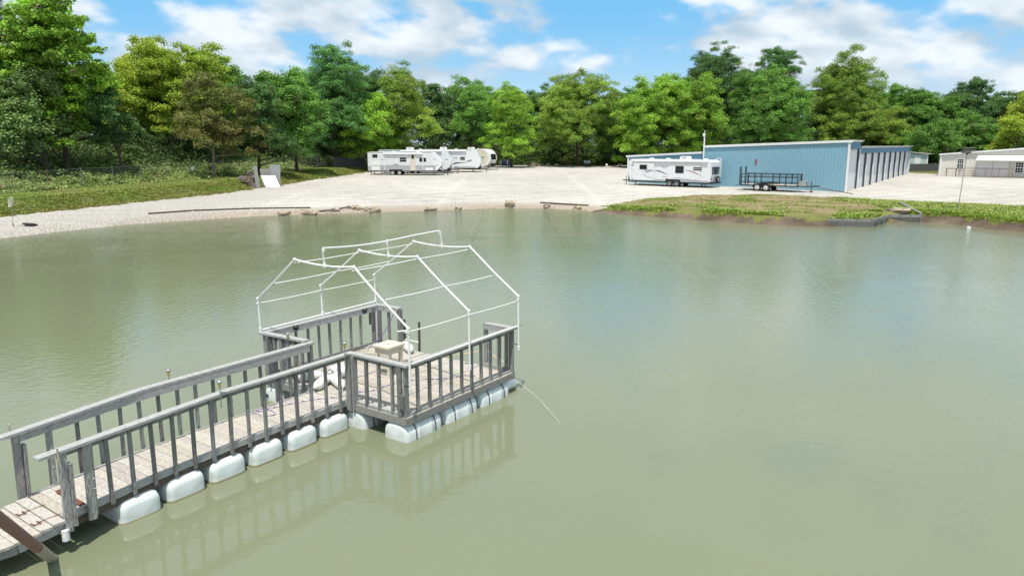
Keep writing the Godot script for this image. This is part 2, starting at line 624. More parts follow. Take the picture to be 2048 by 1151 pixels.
# one sheet; its ripples grow with the distance from the dock and in wind patches
func build_water() -> void:
	var levels := 9
	var sts := []
	for k in levels:
		var st := SurfaceTool.new()
		st.begin(Mesh.PRIMITIVE_TRIANGLES)
		sts.append(st)
	var z := -75.0
	while z < 20.0:
		var x := -60.0
		while x < 60.0:
			var far := clampf(-z / 46.0 + 0.25 * n_mid.get_noise_2d(x * 0.8, z * 1.6) + 0.12 * n_edge.get_noise_2d(x, z) - 0.12 + 0.004 * x, 0.0, 0.999)
			var st: SurfaceTool = sts[int(far * levels)]
			var q := [Vector3(x, 0, z), Vector3(x + 1, 0, z), Vector3(x + 1, 0, z + 1), Vector3(x, 0, z + 1)]
			for j in [0, 1, 2, 0, 2, 3]:
				st.set_normal(Vector3.UP)
				st.set_tangent(Plane(1, 0, 0, 1))
				st.set_uv(Vector2(q[j].x, q[j].z))
				st.add_vertex(q[j])
			x += 1.0
		z += 1.0
	var mesh := ArrayMesh.new()
	var at_ := 0
	for k in levels:
		var before := mesh.get_surface_count()
		sts[k].commit(mesh)
		if mesh.get_surface_count() > before:
			var m: StandardMaterial3D = M.water.duplicate()
			m.normal_scale = 0.07 + 0.055 * k
			mesh.surface_set_material(before, m)
	struct("pond_water", mesh, null)

# ------------------------------------------------------------------ sky
const SKY_W := 3072
const SKY_H := 1536
var sky_rows := []

func sky_row(j: int) -> void:
	var row := PackedFloat32Array()
	row.resize(SKY_W * 3)
	var th := PI * (j + 0.5) / SKY_H
	var y := cos(th)
	var r := sin(th)
	var n1 := FastNoiseLite.new()
	n1.seed = 77
	n1.noise_type = FastNoiseLite.TYPE_SIMPLEX_SMOOTH
	n1.frequency = 4.2
	n1.fractal_octaves = 6
	n1.fractal_gain = 0.56
	var n3 := FastNoiseLite.new()
	n3.seed = 5
	n3.frequency = 11.0
	n3.fractal_octaves = 4
	var n2 := FastNoiseLite.new()
	n2.seed = 12
	n2.frequency = 1.4
	n2.fractal_octaves = 2
	var blue := Color(0.42, 0.65, 0.83).lerp(Color(0.19, 0.50, 0.82), smoothstep(0.03, 0.18, y)).lerp(Color(0.08, 0.27, 0.64), smoothstep(0.2, 0.9, y))
	for i in SKY_W:
		var ph := TAU * ((i + 0.5) / SKY_W - 0.5)
		var dx := r * sin(ph)
		var dz := -r * cos(ph)
		# heaped clouds: stretched sideways near the horizon, leaning a little to the right
		var px := dx - y * 0.5
		var sy := y * 2.3
		var n := n1.get_noise_3d(px, sy, dz)
		var m := n2.get_noise_3d(dx * 1.2 + 3.0, y * 2.0, dz * 1.2)
		var up := n1.get_noise_3d(px - 0.02, sy + 0.085, dz + 0.02)
		var cover := n + 0.55 * m + 0.16 + 0.10 * smoothstep(0.11, 0.02, y) + 0.40 * smoothstep(0.17, 0.30, y)
		# the wide clear lanes and the long bank seen over the tree line
		cover += 0.38 * exp(-pow((ph + 0.28) / 0.24, 2.0) - pow((y - 0.13) / 0.09, 2.0))
		cover -= 0.42 * exp(-pow((ph - 0.055 + (y - 0.13) * 1.2) / 0.075, 2.0) - pow((y - 0.15) / 0.045, 2.0))
		cover -= 0.40 * exp(-pow((ph - 0.16) / 0.12, 2.0) - pow((y - 0.215) / 0.035, 2.0))
		cover += 0.22 * exp(-pow((ph - 0.34) / 0.2, 2.0) - pow((y - 0.11) / 0.06, 2.0))
		cover += 0.30 * n3.get_noise_3d(px, sy * 1.2, dz) * smoothstep(0.5, 0.2, y)
		var a := smoothstep(-0.10, 0.34, cover)
		var lit := clampf(0.44 + (n - up) * 1.9 * (1.0 - 0.5 * smoothstep(0.2, 0.36, y)) + 0.25 * m - 0.45 * smoothstep(0.25, 0.75, cover), 0, 1)
		var c := Color(0.46, 0.575, 0.67).lerp(Color(0.79, 0.85, 0.90), lit)
		var s := blue.lerp(c, a)
		s = s.lerp(Color(0.64, 0.77, 0.87), 0.6 * smoothstep(0.11, 0.0, y))
		row[i * 3] = s.r
		row[i * 3 + 1] = s.g
		row[i * 3 + 2] = s.b
	sky_rows[j] = row

func build_sky() -> PanoramaSkyMaterial:
	var half := SKY_H / 2
	sky_rows.resize(half)
	var task := WorkerThreadPool.add_group_task(sky_row, half)
	WorkerThreadPool.wait_for_group_task_completion(task)
	var data := PackedByteArray()
	for j in half:
		data.append_array((sky_rows[j] as PackedFloat32Array).to_byte_array())
	# below the horizon: an even ground haze
	var low := PackedFloat32Array()
	low.resize(SKY_W * 3)
	for i in SKY_W:
		low[i * 3] = 0.20
		low[i * 3 + 1] = 0.21
		low[i * 3 + 2] = 0.16
	var lb := low.to_byte_array()
	for j in half:
		data.append_array(lb)
	sky_rows.clear()
	var im := Image.create_from_data(SKY_W, SKY_H, false, Image.FORMAT_RGBF, data)
	var sm := PanoramaSkyMaterial.new()
	sm.panorama = ImageTexture.create_from_image(im)
	return sm
const TREES := [
	[-62.4, -88, 24.5, 4.5, 5.9, 2, "oval", "shade_tree", "tall dark tree at the left edge, its straight trunk bare below the crown"],
	[-44.0, -73, 19.6, 4.6, 5.3, 0, "maple", "maple_tree", "tall pale green tree with large leaves, the highest crown on the left side"],
	[-43.3, -69, 12.2, 3.7, 3.5, 5, "round", "shade_tree", "grey green tree with a thin trunk leaning left, in front of the tall pale tree"],
	[-39.0, -74, 13.3, 3.4, 2.4, 2, "cone", "shade_tree", "narrow dark pointed tree with a thin leaning trunk right of the tall pale tree"],
	[-45.7, -100, 18.0, 5.7, 7.7, 7, "round", "locust_tree", "yellowing tree with an open crown behind the brownish cedar"],
	[-31.9, -79, 12.7, 3.6, 5.1, 4, "cedar", "cedar_tree", "brownish cedar with a pale bare trunk behind the fence"],
	[-28.8, -84, 13.5, 3.3, 4.2, 2, "cedar", "cedar_tree", "dark green cedar between the brownish cedar and the panels leaning by the berm"],
	[-26.9, -92, 14.6, 2.9, 4.0, 1, "round", "shade_tree", "mid green drooping tree left of the tallest dark crown"],
	[-25.6, -108, 19.9, 2.9, 6.0, 6, "oval", "cottonwood_tree", "tallest dark blue green tree, behind the left travel trailers"],
	[-21.3, -112, 12.4, 2.5, 5.3, 0, "round", "shade_tree", "low bright green tree just left above the front travel trailer"],
	[-16.4, -113, 16.9, 3.6, 5.3, 3, "oval", "hackberry_tree", "olive and yellow green tree rising right behind the front travel trailer"],
	[-14.2, -135, 16.3, 3.3, 5.0, 2, "round", "shade_tree", "dark tree behind the gap right of the olive tree"],
	[-7.1, -126, 16.6, 4.2, 4.7, 1, "oval", "shade_tree", "mid green tree with a dark bare trunk behind the small rounded camper"],
	[-0.2, -122, 14.9, 2.5, 4.7, 0, "oval", "shade_tree", "bright yellow green tree hanging low over the blue tank"],
	[5.8, -142, 15.9, 2.7, 5.3, 2, "round", "shade_tree", "dark tree in the back row left of the broad olive tree"],
	[11.2, -127, 16.9, 3.2, 7.1, 3, "round", "hackberry_tree", "broad olive tree above the rock pile and the rusty gate"],
	[19.8, -133, 14.4, 2.2, 4.9, 6, "round", "shade_tree", "blue green tree with a pale trunk left of the storage shed"],
	[25.5, -122, 16.0, 1.8, 8.0, 0, "round", "pecan_tree", "broad bright green tree over the left end of the storage shed"],
	[38.3, -142, 23.1, 4.1, 7.2, 2, "oval", "oak_tree", "tall dark tree behind the light pole"],
	[50.9, -146, 25.3, 5.0, 5.4, 6, "oval", "oak_tree", "tall dark tree with the second highest crown, above the middle of the storage shed"],
	[41.0, -118, 17.0, 2.7, 6.9, 1, "round", "pecan_tree", "spreading tree with a bright green top in front of the tall dark pair"],
	[54.3, -122, 19.8, 3.8, 6.2, 3, "oval", "pecan_tree", "tall olive tree with a pale forked trunk above the roof step of the storage shed"],
	[49.7, -126, 10.8, 2.6, 5.9, 2, "round", "shade_tree", "low dark green tree under the olive tree, behind the storage shed"],
	[73.7, -142, 16.5, 4.1, 5.5, 1, "round", "shade_tree", "mid green tree right of the tall olive tree, behind the roll up doors"],
	[60.2, -124, 10.6, 3.0, 5.0, 3, "round", "shade_tree", "low olive tree just behind the row of roll up doors"],
	[77.0, -136, 13.9, 2.3, 5.7, 1, "round", "shade_tree", "rounded green tree behind the gap between shed and pale house"],
	[92.7, -152, 18.4, 4.0, 5.1, 2, "round", "oak_tree", "dark tree with a knobbly crown far behind the birdhouse"],
	[77.7, -124, 9.1, 1.8, 5.4, 1, "round", "shade_tree", "low mid green tree behind the left end of the pale house"],
	[95.7, -142, 15.4, 2.2, 6.2, 2, "round", "shade_tree", "dark tree behind the yellowing tree at the right edge"],
	[72.1, -106, 12.0, 3.0, 3.9, 7, "round", "locust_tree", "yellowing tree leaning in at the right edge over the pale house"],
	[64.5, -116, 7.2, 2.0, 5.1, 1, "bush", "shade_tree", "low bushy green tree beside the small blue shed"],
]
const BACK_TREES := [
	[-67.4, -120, 15.9, 2, "dark back row tree, left one behind the narrow dark pointed tree with a thin"],
	[-61.8, -125, 16.4, 2, "dark back row tree, right one behind the narrow dark pointed tree with a thin"],
	[-46.4, -118, 18.2, 1, "dark tree in the back row behind the brownish cedar with a pale bare trunk"],
	[-40.3, -125, 17.3, 1, "dark tree in the back row behind the dark green cedar"],
	[-35.3, -130, 16.8, 2, "dark tree in the back row behind the mid green drooping tree"],
	[-26.3, -135, 18.2, 2, "dark tree in the back row behind the low bright green tree"],
	[-12.4, -155, 16.6, 2, "dark tree in the back row behind the mid green tree with a dark bare trunk"],
	[-4.1, -158, 16.6, 1, "dark tree in the back row behind the bright yellow green tree"],
	[3.9, -160, 16.7, 2, "dark tree in the back row behind the dark tree in the back row"],
	[11.4, -160, 17.0, 1, "dark tree in the back row behind the broad olive tree"],
	[28.3, -158, 16.1, 2, "dark back row tree, right one behind the blue green tree with a pale trunk"],
	[20.4, -155, 15.1, 2, "dark back row tree, left one behind the blue green tree with a pale trunk"],
	[68.5, -160, 21.6, 2, "dark tree in the back row behind the tall olive tree with a pale forked trunk"],
	[80.1, -165, 16.8, 2, "dark tree in the back row behind the low olive tree"],
	[93.4, -170, 16.7, 2, "dark tree in the back row behind the low bushy green tree"],
	[110.0, -170, 16.7, 2, "dark tree in the back row behind the low mid green tree"],
	[49.1, -160, 22.1, 2, "dark tree in the back row behind the tall dark tree"],
	[-71.4, -110, 21.3, 2, "dark tree in the back row behind the grey green tree with a thin trunk"],
	[-56.3, -130, 20.1, 2, "dark tree in the back row behind the yellowing tree with an open crown"],
	[113.7, -160, 17.5, 2, "dark back row tree, far left one behind the yellowing tree"],
	[-77.0, -100, 23.5, 2, "dark back row tree, last one behind the tall dark tree at the left edge"],
	[-67.7, -85, 18.6, 2, "dark back row tree, fifth one behind the tall dark tree at the left edge"],
	[101.4, -135, 14.7, 1, "dark back row tree, left one behind the yellowing tree"],
	[120.7, -150, 16.7, 2, "dark back row tree, middle one behind the yellowing tree"],
	[-79.5, -92, 20.9, 2, "dark back row tree, fourth one behind the tall dark tree at the left edge"],
	[-79.4, -84, 20.0, 1, "dark back row tree, third one behind the tall dark tree at the left edge"],
	[-81.1, -78, 19.5, 2, "dark back row tree, second one behind the tall dark tree at the left edge"],
	[-85.9, -74, 18.3, 1, "dark back row tree, first one behind the tall dark tree at the left edge"],
	[123.1, -140, 16.4, 2, "dark back row tree, right one behind the yellowing tree"],
	[124.8, -130, 16.8, 1, "dark back row tree, far right one behind the yellowing tree"],
]

# ------------------------------------------------------------------ plants
# leaf tones: linear base colours, each with a second colour it drifts to
const TONES := [
	[Color(0.195, 0.31, 0.038), Color(0.115, 0.23, 0.03)],
	[Color(0.115, 0.23, 0.04), Color(0.072, 0.155, 0.034)],
	[Color(0.07, 0.142, 0.042), Color(0.047, 0.10, 0.035)],
	[Color(0.165, 0.23, 0.036), Color(0.10, 0.18, 0.033)],
	[Color(0.115, 0.155, 0.04), Color(0.16, 0.145, 0.05)],
	[Color(0.12, 0.19, 0.06), Color(0.085, 0.14, 0.05)],
	[Color(0.062, 0.145, 0.05), Color(0.082, 0.18, 0.048)],
	[Color(0.24, 0.285, 0.035), Color(0.15, 0.24, 0.032)],
]

func leaf_cluster(leaves: int, spread: float, long: float, wide: float, seed_: int, droop := 0.0) -> ArrayMesh:
	var r := RandomNumberGenerator.new()
	r.seed = seed_
	var v := PackedVector3Array()
	var n := PackedVector3Array()
	var c := PackedColorArray()
	var idx := PackedInt32Array()
	for i in leaves:
		var o := Vector3(r.randf_range(-1, 1), r.randf_range(-1, 1), r.randf_range(-1, 1))
		if o.length() > 1.0:
			o = o.normalized() * r.randf()
		o *= Vector3(spread, spread * 0.7, spread)
		var nn := (Vector3(r.randf_range(-1, 1), r.randf_range(-0.2, 1.3), r.randf_range(-1, 1)) + o.normalized() * 0.5).normalized()
		var dir := Vector3(r.randf_range(-1, 1), -droop * r.randf() * 2.0, r.randf_range(-1, 1)).normalized()
		dir = (dir - nn * dir.dot(nn)).normalized()
		var side := nn.cross(dir)
		var l := long * r.randf_range(0.7, 1.2)
		var w := wide * r.randf_range(0.7, 1.2)
		var t := r.randf_range(0.75, 1.25)
		var b := v.size()
		for p in [o - dir * l * 0.5, o + side * w * 0.5 - nn * w * 0.12, o + dir * l * 0.5 - nn * l * 0.12, o - side * w * 0.5 - nn * w * 0.12]:
			v.append(p)
			n.append(nn)
			c.append(Color(t, t, t * 0.95))
		idx.append_array([b, b + 1, b + 2, b, b + 2, b + 3])
	return arr(v, n, PackedVector2Array(), c, idx)

var CL := {}
func make_clusters() -> void:
	CL.broad = leaf_cluster(32, 0.66, 0.29, 0.18, 1)
	CL.maple = leaf_cluster(18, 0.60, 0.36, 0.30, 2)
	CL.fine = leaf_cluster(38, 0.66, 0.24, 0.12, 3, 0.3)
	CL.cedar = leaf_cluster(34, 0.55, 0.34, 0.09, 4, 0.2)
	CL.weed = leaf_cluster(18, 0.42, 0.26, 0.13, 5)

func multi(parent: Node, called: String, mesh: Mesh, xf: Array, cols: Array, m: Material) -> MultiMeshInstance3D:
	var mm := MultiMesh.new()
	mm.transform_format = MultiMesh.TRANSFORM_3D
	mm.use_colors = true
	mm.mesh = mesh
	mm.instance_count = xf.size()
	for i in xf.size():
		mm.set_instance_transform(i, xf[i])
		mm.set_instance_color(i, cols[i])
	var o := MultiMeshInstance3D.new()
	o.name = numbered(called) if parent == self else called
	o.multimesh = mm
	o.material_override = m
	parent.add_child(o, true)
	return o

func spin(r: RandomNumberGenerator, toward: Vector3, s: float) -> Basis:
	# turned at random about the vertical and tilted towards the outside of the crown
	var b := Basis(Vector3.UP, r.randf() * TAU)
	var axis := Vector3.UP.cross(toward)
	if axis.length() > 0.01:
		b = Basis(axis.normalized(), Vector3.UP.angle_to(toward) * r.randf_range(0.1, 0.6)) * b
	return b.scaled(Vector3(s, s * r.randf_range(0.8, 1.15), s))

func tree(called: String, label: String, category: String, group: String, x: float, z: float, top: float, bot: float, rad: float, tone: int, kind: String, seed_: int, dense := 1.0, lean := 0.0) -> Node3D:
	var r := RandomNumberGenerator.new()
	r.seed = seed_
	var y0 := gy(x, z) - 0.05
	var t := thing(called, label, category, Vector3(x, y0, z), 0.0, group)
	top -= y0
	bot = maxf(bot - y0, 0.4)
	rad *= 1.18
	var mid := (top + bot) * 0.5
	var hh := (top - bot) * 0.5
	# the crown: a few upright masses, each carrying flattened sprays of leaf clumps on its outside
	var masses := []
	var count := int(clampf(rad * hh * 0.16, 5, 13))
	if kind == "bush":
		count = 5
	for i in count:
		var f := (i + 0.5) / count
		var yy := lerpf(-0.72, 0.62, f)
		var prof := sqrt(maxf(0.0, 1.0 - yy * yy))
		if kind == "cone" or kind == "cedar":
			prof = clampf(0.62 - 0.55 * yy, 0.12, 1.0)
		elif kind == "oval":
			prof = 0.85 * sqrt(maxf(0.0, 1.0 - pow(absf(yy), 3.0)))
		var an := i * 2.399963 + seed_ + r.randf_range(-0.5, 0.5)
		var rr := rad * prof * r.randf_range(0.35, 0.66)
		if i == count - 1:
			rr *= 0.35
		var mr := rad * r.randf_range(0.34, 0.52) * (0.6 + 0.45 * prof)
		var mh := mr * (r.randf_range(1.05, 1.5) if kind != "cedar" else 0.95)
		var cy := clampf(mid + yy * hh, bot + mh * 0.75, top - mh * (0.95 if i > count - 3 else 1.0))
		masses.append([Vector3(cos(an) * rr + lean * (cy / top), cy, sin(an) * rr), mr, mh, r.randf_range(0.8, 1.2), r.randf()])
	var lobes := []
	for m in masses:
		var k := int(9.0 + (m[1] as float) * (m[2] as float) * 3.4 * dense)
		for i in k:
			var d := Vector3(r.randfn(), r.randfn() * 0.9 + 0.3, r.randfn()).normalized()
			if d.y < -0.6:
				d.y *= -0.5
			var reach := r.randf_range(0.62, 1.0) if r.randf() < 0.85 else r.randf_range(1.0, 1.22)
			var p: Vector3 = m[0] + d * Vector3(m[1], m[2], m[1]) * reach
			lobes.append([p, r.randf_range(0.55, 1.0) * clampf(rad / 5.0, 0.75, 1.15), d, m[3] * r.randf_range(0.85, 1.18), clampf(m[4] * 0.6 + r.randf_range(0, 0.4), 0, 1)])
	# trunk and limbs
	var st: SurfaceTool = null
	var tr := clampf(top * 0.016, 0.09, 0.34)
	var wob := Vector3(lean, 0, r.randf_range(-0.3, 0.3))
	var spine := []
	var rads := []
	for i in 7:
		var f := i / 6.0
		spine.append(Vector3(wob.x * f * f + 0.12 * sin(f * 5.0 + seed_), f * top * 0.86 - 0.15 * (1.0 - f), wob.z * f))
		rads.append(tr * (1.25 if i == 0 else 1.0) * (1.0 - 0.85 * f))
	st = tube(spine, rads, 8)
	for i in range(0, lobes.size(), maxi(3, lobes.size() / 28)):
		var q: Vector3 = lobes[i][0]
		var f := clampf((q.y - hh * 0.35) / (top * 0.86), 0.12, 0.9)
		var k := int(f * 6.0)
		var s: Vector3 = spine[k].lerp(spine[mini(k + 1, 6)], f * 6.0 - k)
		var br := tr * (1.0 - 0.8 * f) * 0.5
		tube([s, s.lerp(q, 0.5) + Vector3(0, -0.12 * q.distance_to(s), 0), q], [br, br * 0.65, br * 0.25], 5, st)
	part(t, "trunk", st.commit(), M.pale_bark if tone == 4 or (seed_ % 5 == 0) else M.bark)
	# foliage: leaf clumps over every lobe
	var xf := []
	var cols := []
	var pal: Array = TONES[tone]
	for L in lobes:
		var c: Vector3 = L[0]
		var lr: float = L[1]
		var out: Vector3 = L[2]
		var k := int(6.0 * lr + 4.0)
		for i in k:
			# a spray is a flat fan that hangs a little at its rim
			var a := r.randf() * TAU
			var q := sqrt(r.randf()) * lr
			var p := c + Vector3(cos(a) * q, -0.30 * q * q / lr + r.randf_range(-0.16, 0.16), sin(a) * q) + out * r.randf_range(-0.15, 0.15)
			if kind == "cone" or kind == "cedar":
				p.y -= 0.12 * q
			var s := r.randf_range(0.6, 1.08) * (1.0 if dense > 0.8 else 1.35)
			xf.append(Transform3D(spin(r, (out + Vector3.UP).normalized(), s), p))
			var m := clampf((L[4] as float) * 0.75 + r.randf_range(-0.2, 0.4), 0, 1)
			if tone == 4 and p.y < bot + hh * 0.8:
				m = clampf(m + 0.15, 0, 1)
			var col: Color = (pal[0] as Color).lerp(pal[1], m) * ((L[3] as float) * r.randf_range(0.78, 1.3) * 1.75)
			if r.randf() < 0.008:
				col = Color(0.20, 0.15, 0.09)
			cols.append(col)
	var cl: Mesh = CL.broad
	if kind == "cedar" or kind == "cone":
		cl = CL.cedar
	elif kind == "maple":
		cl = CL.maple
	elif kind == "oval" or tone == 3:
		cl = CL.fine
	multi(t, "crown", cl, xf, cols, M.leaf).set_meta("kind", "stuff")
	return t

func grass_tuft(blades: int, high: float, wide: float, seed_: int) -> ArrayMesh:
	var r := RandomNumberGenerator.new()
	r.seed = seed_
	var v := PackedVector3Array()
	var n := PackedVector3Array()
	var c := PackedColorArray()
	var idx := PackedInt32Array()
	for i in blades:
		var an := r.randf() * TAU
		var o := Vector3(cos(an), 0, sin(an)) * wide * sqrt(r.randf())
		var out := Vector3(cos(an + r.randf_range(-1, 1)), 0, sin(an + r.randf_range(-1, 1)))
		var side := out.cross(Vector3.UP).normalized() * 0.016
		var h := high * r.randf_range(0.55, 1.15)
		var b := v.size()
		var nn := (Vector3.UP - out * 0.45).normalized()
		var t := r.randf_range(0.8, 1.2)
		for p in [o - side, o + side, o + out * h * 0.22 + Vector3(0, h * 0.65, 0) - side * 0.7, o + out * h * 0.22 + Vector3(0, h * 0.65, 0) + side * 0.7, o + out * h * 0.6 + Vector3(0, h, 0)]:
			v.append(p)
			n.append(nn)
			c.append(Color(t, t, t))
		idx.append_array([b, b + 2, b + 1, b + 1, b + 2, b + 3, b + 2, b + 4, b + 3])
	return arr(v, n, PackedVector2Array(), c, idx)

func scatter_grass() -> void:
	var r := RandomNumberGenerator.new()
	r.seed = 99
	# pond bank on the right
	var short := grass_tuft(9, 0.055, 0.16, 1)
	var tall := grass_tuft(12, 0.15, 0.2, 2)
	var xf := [[], []]
	var cols := [[], []]
	for i in 90000:
		var x := r.randf_range(4.5, 44.0)
		var z := r.randf_range(-66.5, -41.0)
		if absf(x / z) > 0.74:
			continue
		var g := ground_at(x, z)
		if g[3] < 0.0 or g[1] < 0.55:
			continue
		var d: float = g[1]
		var a := n_mid.get_noise_2d(x * 1.7 + 40.0, z * 1.7)
		var b := n_edge.get_noise_2d(x * 1.3, z * 1.3 + 90.0)
		var dry := smoothstep(-0.25, 0.3, a * 0.7 + b * 0.5 + 0.12)
		if x > 27.0:
			dry *= 0.2
		var lip := d < 2.4 + b
		if lip and n_mid.get_noise_2d(x * 1.1, z * 1.1 + 7.0) < -0.12 and x < 27.0:
			continue
		if d < 1.0 and r.randf() < 0.55:
			continue
		if not lip and r.randf() < 0.5 + 0.42 * dry:
			continue
		var k := 1 if (lip and d < 1.9 and x > 8.0 and r.randf() < 0.6) or (x > 26.5 and r.randf() < 0.4) else 0
		var s := r.randf_range(0.6, 1.3)
		xf[k].append(Transform3D(Basis(Vector3.UP, r.randf() * TAU).scaled(Vector3(s * 1.2, s, s * 1.2)), Vector3(x, (g[0] as float) - 0.01, z)))
		var c := Color(0.205, 0.275, 0.07).lerp(Color(0.31, 0.28, 0.14), clampf(dry * (0.25 if lip else 0.8) + r.randf_range(-0.2, 0.2), 0, 1))
		if lip:
			c = c.lerp(Color(0.20, 0.31, 0.05), 0.45)
		cols[k].append(c * r.randf_range(0.95, 1.45))
	for k in 2:
		var o := multi(self, ["bank_short_grass", "bank_tall_grass"][k], [short, tall][k], xf[k], cols[k], M.blade)
		o.set_meta("kind", "stuff")
		tag(o, ["short patchy grass on the pond bank in front of the storage shed", "tall bright green grass along the muddy lip of the right bank"][k], "grass")
	# the long grassy berm on the left
	xf = []
	cols = []
	for i in 60000:
		var x := r.randf_range(-46.0, -18.0)
		var z := r.randf_range(-112.0, -44.0)
		if absf(x / z) > 0.78:
			continue
		var g := ground_at(x, z)
		var db: float = g[2]
		if db < 0.15 or db > 10.0:
			continue
		var s := r.randf_range(0.7, 1.4) * (1.25 if db < 4.0 else 0.8)
		xf.append(Transform3D(Basis(Vector3.UP, r.randf() * TAU).scaled(Vector3(s * 1.3, s, s * 1.3)), Vector3(x, (g[0] as float) - 0.01, z)))
		var a := n_mid.get_noise_2d(x * 1.7 + 40.0, z * 1.7)
		var m := clampf(0.3 + a + r.randf_range(-0.25, 0.25) + (0.6 if db < 0.7 else 0.0), 0, 1)
		cols.append(Color(0.18, 0.26, 0.055).lerp(Color(0.30, 0.26, 0.12), m * 0.7) * r.randf_range(1.0, 1.5))
	var o2 := multi(self, "berm_tufts", short, xf, cols, M.blade)
	o2.set_meta("kind", "stuff")
	tag(o2, "mown grass covering the long berm beside the left gravel beach", "grass")
	# weeds behind the left fence
	xf = []
	cols = []
	for i in 9000:
		var x := r.randf_range(-66.0, -18.0)
		var z := r.randf_range(-112.0, -46.0)
		var g := ground_at(x, z)
		var db: float = g[2]
		if db < 7.4 or db > 26.0 or absf(x / z) > 0.85:
			continue
		var a := n_mid.get_noise_2d(x * 1.2, z * 1.2 + 31.0)
		var h := clampf(0.55 + a * 1.2, 0.1, 1.3) * smoothstep(7.0, 10.0, db)
		var s := r.randf_range(0.7, 1.3)
		xf.append(Transform3D(spin(r, Vector3.UP, s), Vector3(x, (g[0] as float) + h * r.randf() * 1.1, z)))
		var m := clampf(0.4 + a * 1.4 + r.randf_range(-0.3, 0.3), 0, 1)
		cols.append(Color(0.27, 0.34, 0.12).lerp(Color(0.15, 0.22, 0.075), m) * r.randf_range(0.9, 1.35) if r.randf() > 0.04 else Color(0.28, 0.23, 0.13))
	var o3 := multi(self, "weeds", CL.weed, xf, cols, M.leaf)
	o3.set_meta("kind", "stuff")
	tag(o3, "waist high weeds and brush behind the wire fence on the left", "weeds")
	# undergrowth along the foot of the far tree line and in the wood on the left
	xf = []
	cols = []
	for i in 16000:
		var x := r.randf_range(-105.0, -24.0)
		var z := r.randf_range(-150.0, -50.0)
		if absf(x / z) > 0.86:
			continue
		var f := poly_dist(Vector2(x, z), toe)
		if f < 17.0 or f > 44.0:
			continue
		var a := n_mid.get_noise_2d(x * 0.9, z * 0.9 + 11.0)
		var h := clampf(2.6 + a * 4.0, 0.4, 5.5) * smoothstep(15.0, 26.0, f)
		xf.append(Transform3D(spin(r, Vector3.UP, r.randf_range(0.9, 1.6)), Vector3(x, 2.3 + h * r.randf() * 1.1, z)))
		cols.append(Color(0.15, 0.235, 0.06).lerp(Color(0.07, 0.12, 0.04), clampf(0.5 + a * 1.5 + r.randf_range(-0.3, 0.3), 0, 1)) * r.randf_range(0.8, 1.25))
	for i in 26000:
		var x := r.randf_range(-30.0, 95.0)
		var z := r.randf_range(-150.0, -96.0)
		var f := poly_dist(Vector2(x, z), toe)
		if f < (8.5 if x < -16.0 else 2.2) or f > 17.0 or x > 42.0 and z > -116.0:
			continue
		var a := n_mid.get_noise_2d(x * 0.9, z * 0.9 + 11.0)
		var h := clampf(2.0 + a * 5.0, 0.3, 5.0) * smoothstep(1.5, 6.0, f)
		var s := r.randf_range(0.8, 1.5)
		xf.append(Transform3D(spin(r, Vector3.UP, s), Vector3(x, 1.6 + h * r.randf() * 1.2, z)))
		cols.append(Color(0.13, 0.21, 0.04).lerp(Color(0.06, 0.11, 0.035), clampf(0.5 + a * 1.5 + r.randf_range(-0.3, 0.3), 0, 1)) * r.randf_range(0.8, 1.25))
	var o4 := multi(self, "undergrowth", CL.broad, xf, cols, M.leaf)
	o4.set_meta("kind", "stuff")
	tag(o4, "dark undergrowth along the foot of the tree line behind the gravel lot", "undergrowth")

func build_trees() -> void:
	var i := 0
	for T in TREES:
		i += 1
		var lean := 0.0
		if i == 3 or i == 4:
			lean = -1.6
		elif i == 2:
			lean = -0.8
		tree(T[7], T[8], "tree", "trees round the gravel lot", T[0], T[1], T[2], T[3], T[4], T[5], T[6], 100 + i, 1.0, lean)
	for B in BACK_TREES:
		i += 1
		tree("back_row_tree", B[4], "tree", "trees of the back row", B[0], B[1], B[2], 2.5, 6.0, B[3], "round", 100 + i, 0.6)

# ------------------------------------------------------------------ the floating dock
const DECK := 0.45
const RAIL := 1.40

# dock axes: u along the walkway towards the platform, v across it (away from the open water side)
func dp(u: float, v: float, y: float) -> Vector3:
	return Vector3(u, y, -v)

# the walkway has bent a little over the years
func wp(u: float, v: float, y: float) -> Vector3:
	var s := maxf(0.0, -u - 2.3)
	return Vector3(u, y - 0.004 * s * s, -(v - 0.027 * s * s))

func dock_world(u: float, v: float, y: float) -> Vector3:
	return Vector3(-1.81, 0, -11.94) + Basis(Vector3.UP, 0.9585) * Vector3(u, y, -v)

func tone(lo: float, hi: float) -> Color:
	var g := rng.randf_range(lo, hi)
	return Color(g * rng.randf_range(0.98, 1.03), g, g * rng.randf_range(0.95, 1.02))

func baluster(called: String, a: Vector3, y0: float, y1: float, w := 0.045) -> void:
	var j := Vector3(rng.randf_range(-0.012, 0.012), 0, rng.randf_range(-0.008, 0.008))
	beam(dock, called, Vector3(a.x, y0, a.z), Vector3(a.x, y1, a.z) + j, w, w * rng.randf_range(0.9, 1.1), M.wood, tone(0.45, 0.78))  # tint kept dark: shade on the upright faces is put into the colour

func drum_mesh(length: float, dia: float) -> ArrayMesh:
	var h := length * 0.5
	var r := dia * 0.5
	var prof := [Vector2(-h - 0.004, 0.001), Vector2(-h, r * 0.70), Vector2(-h + 0.012, r * 0.86), Vector2(-h + 0.04, r * 0.96), Vector2(-h + 0.09, r)]
	for k in [-0.33, 0.33]:
		var c: float = k * h * 1.0
		prof.append_array([Vector2(c - 0.03, r), Vector2(c - 0.012, r * 1.03), Vector2(c + 0.012, r * 1.03), Vector2(c + 0.03, r)])
	prof.append_array([Vector2(h - 0.09, r), Vector2(h - 0.04, r * 0.96), Vector2(h - 0.012, r * 0.86), Vector2(h, r * 0.70), Vector2(h + 0.004, 0.001)])
	return lathe(prof, 36, 3.0)

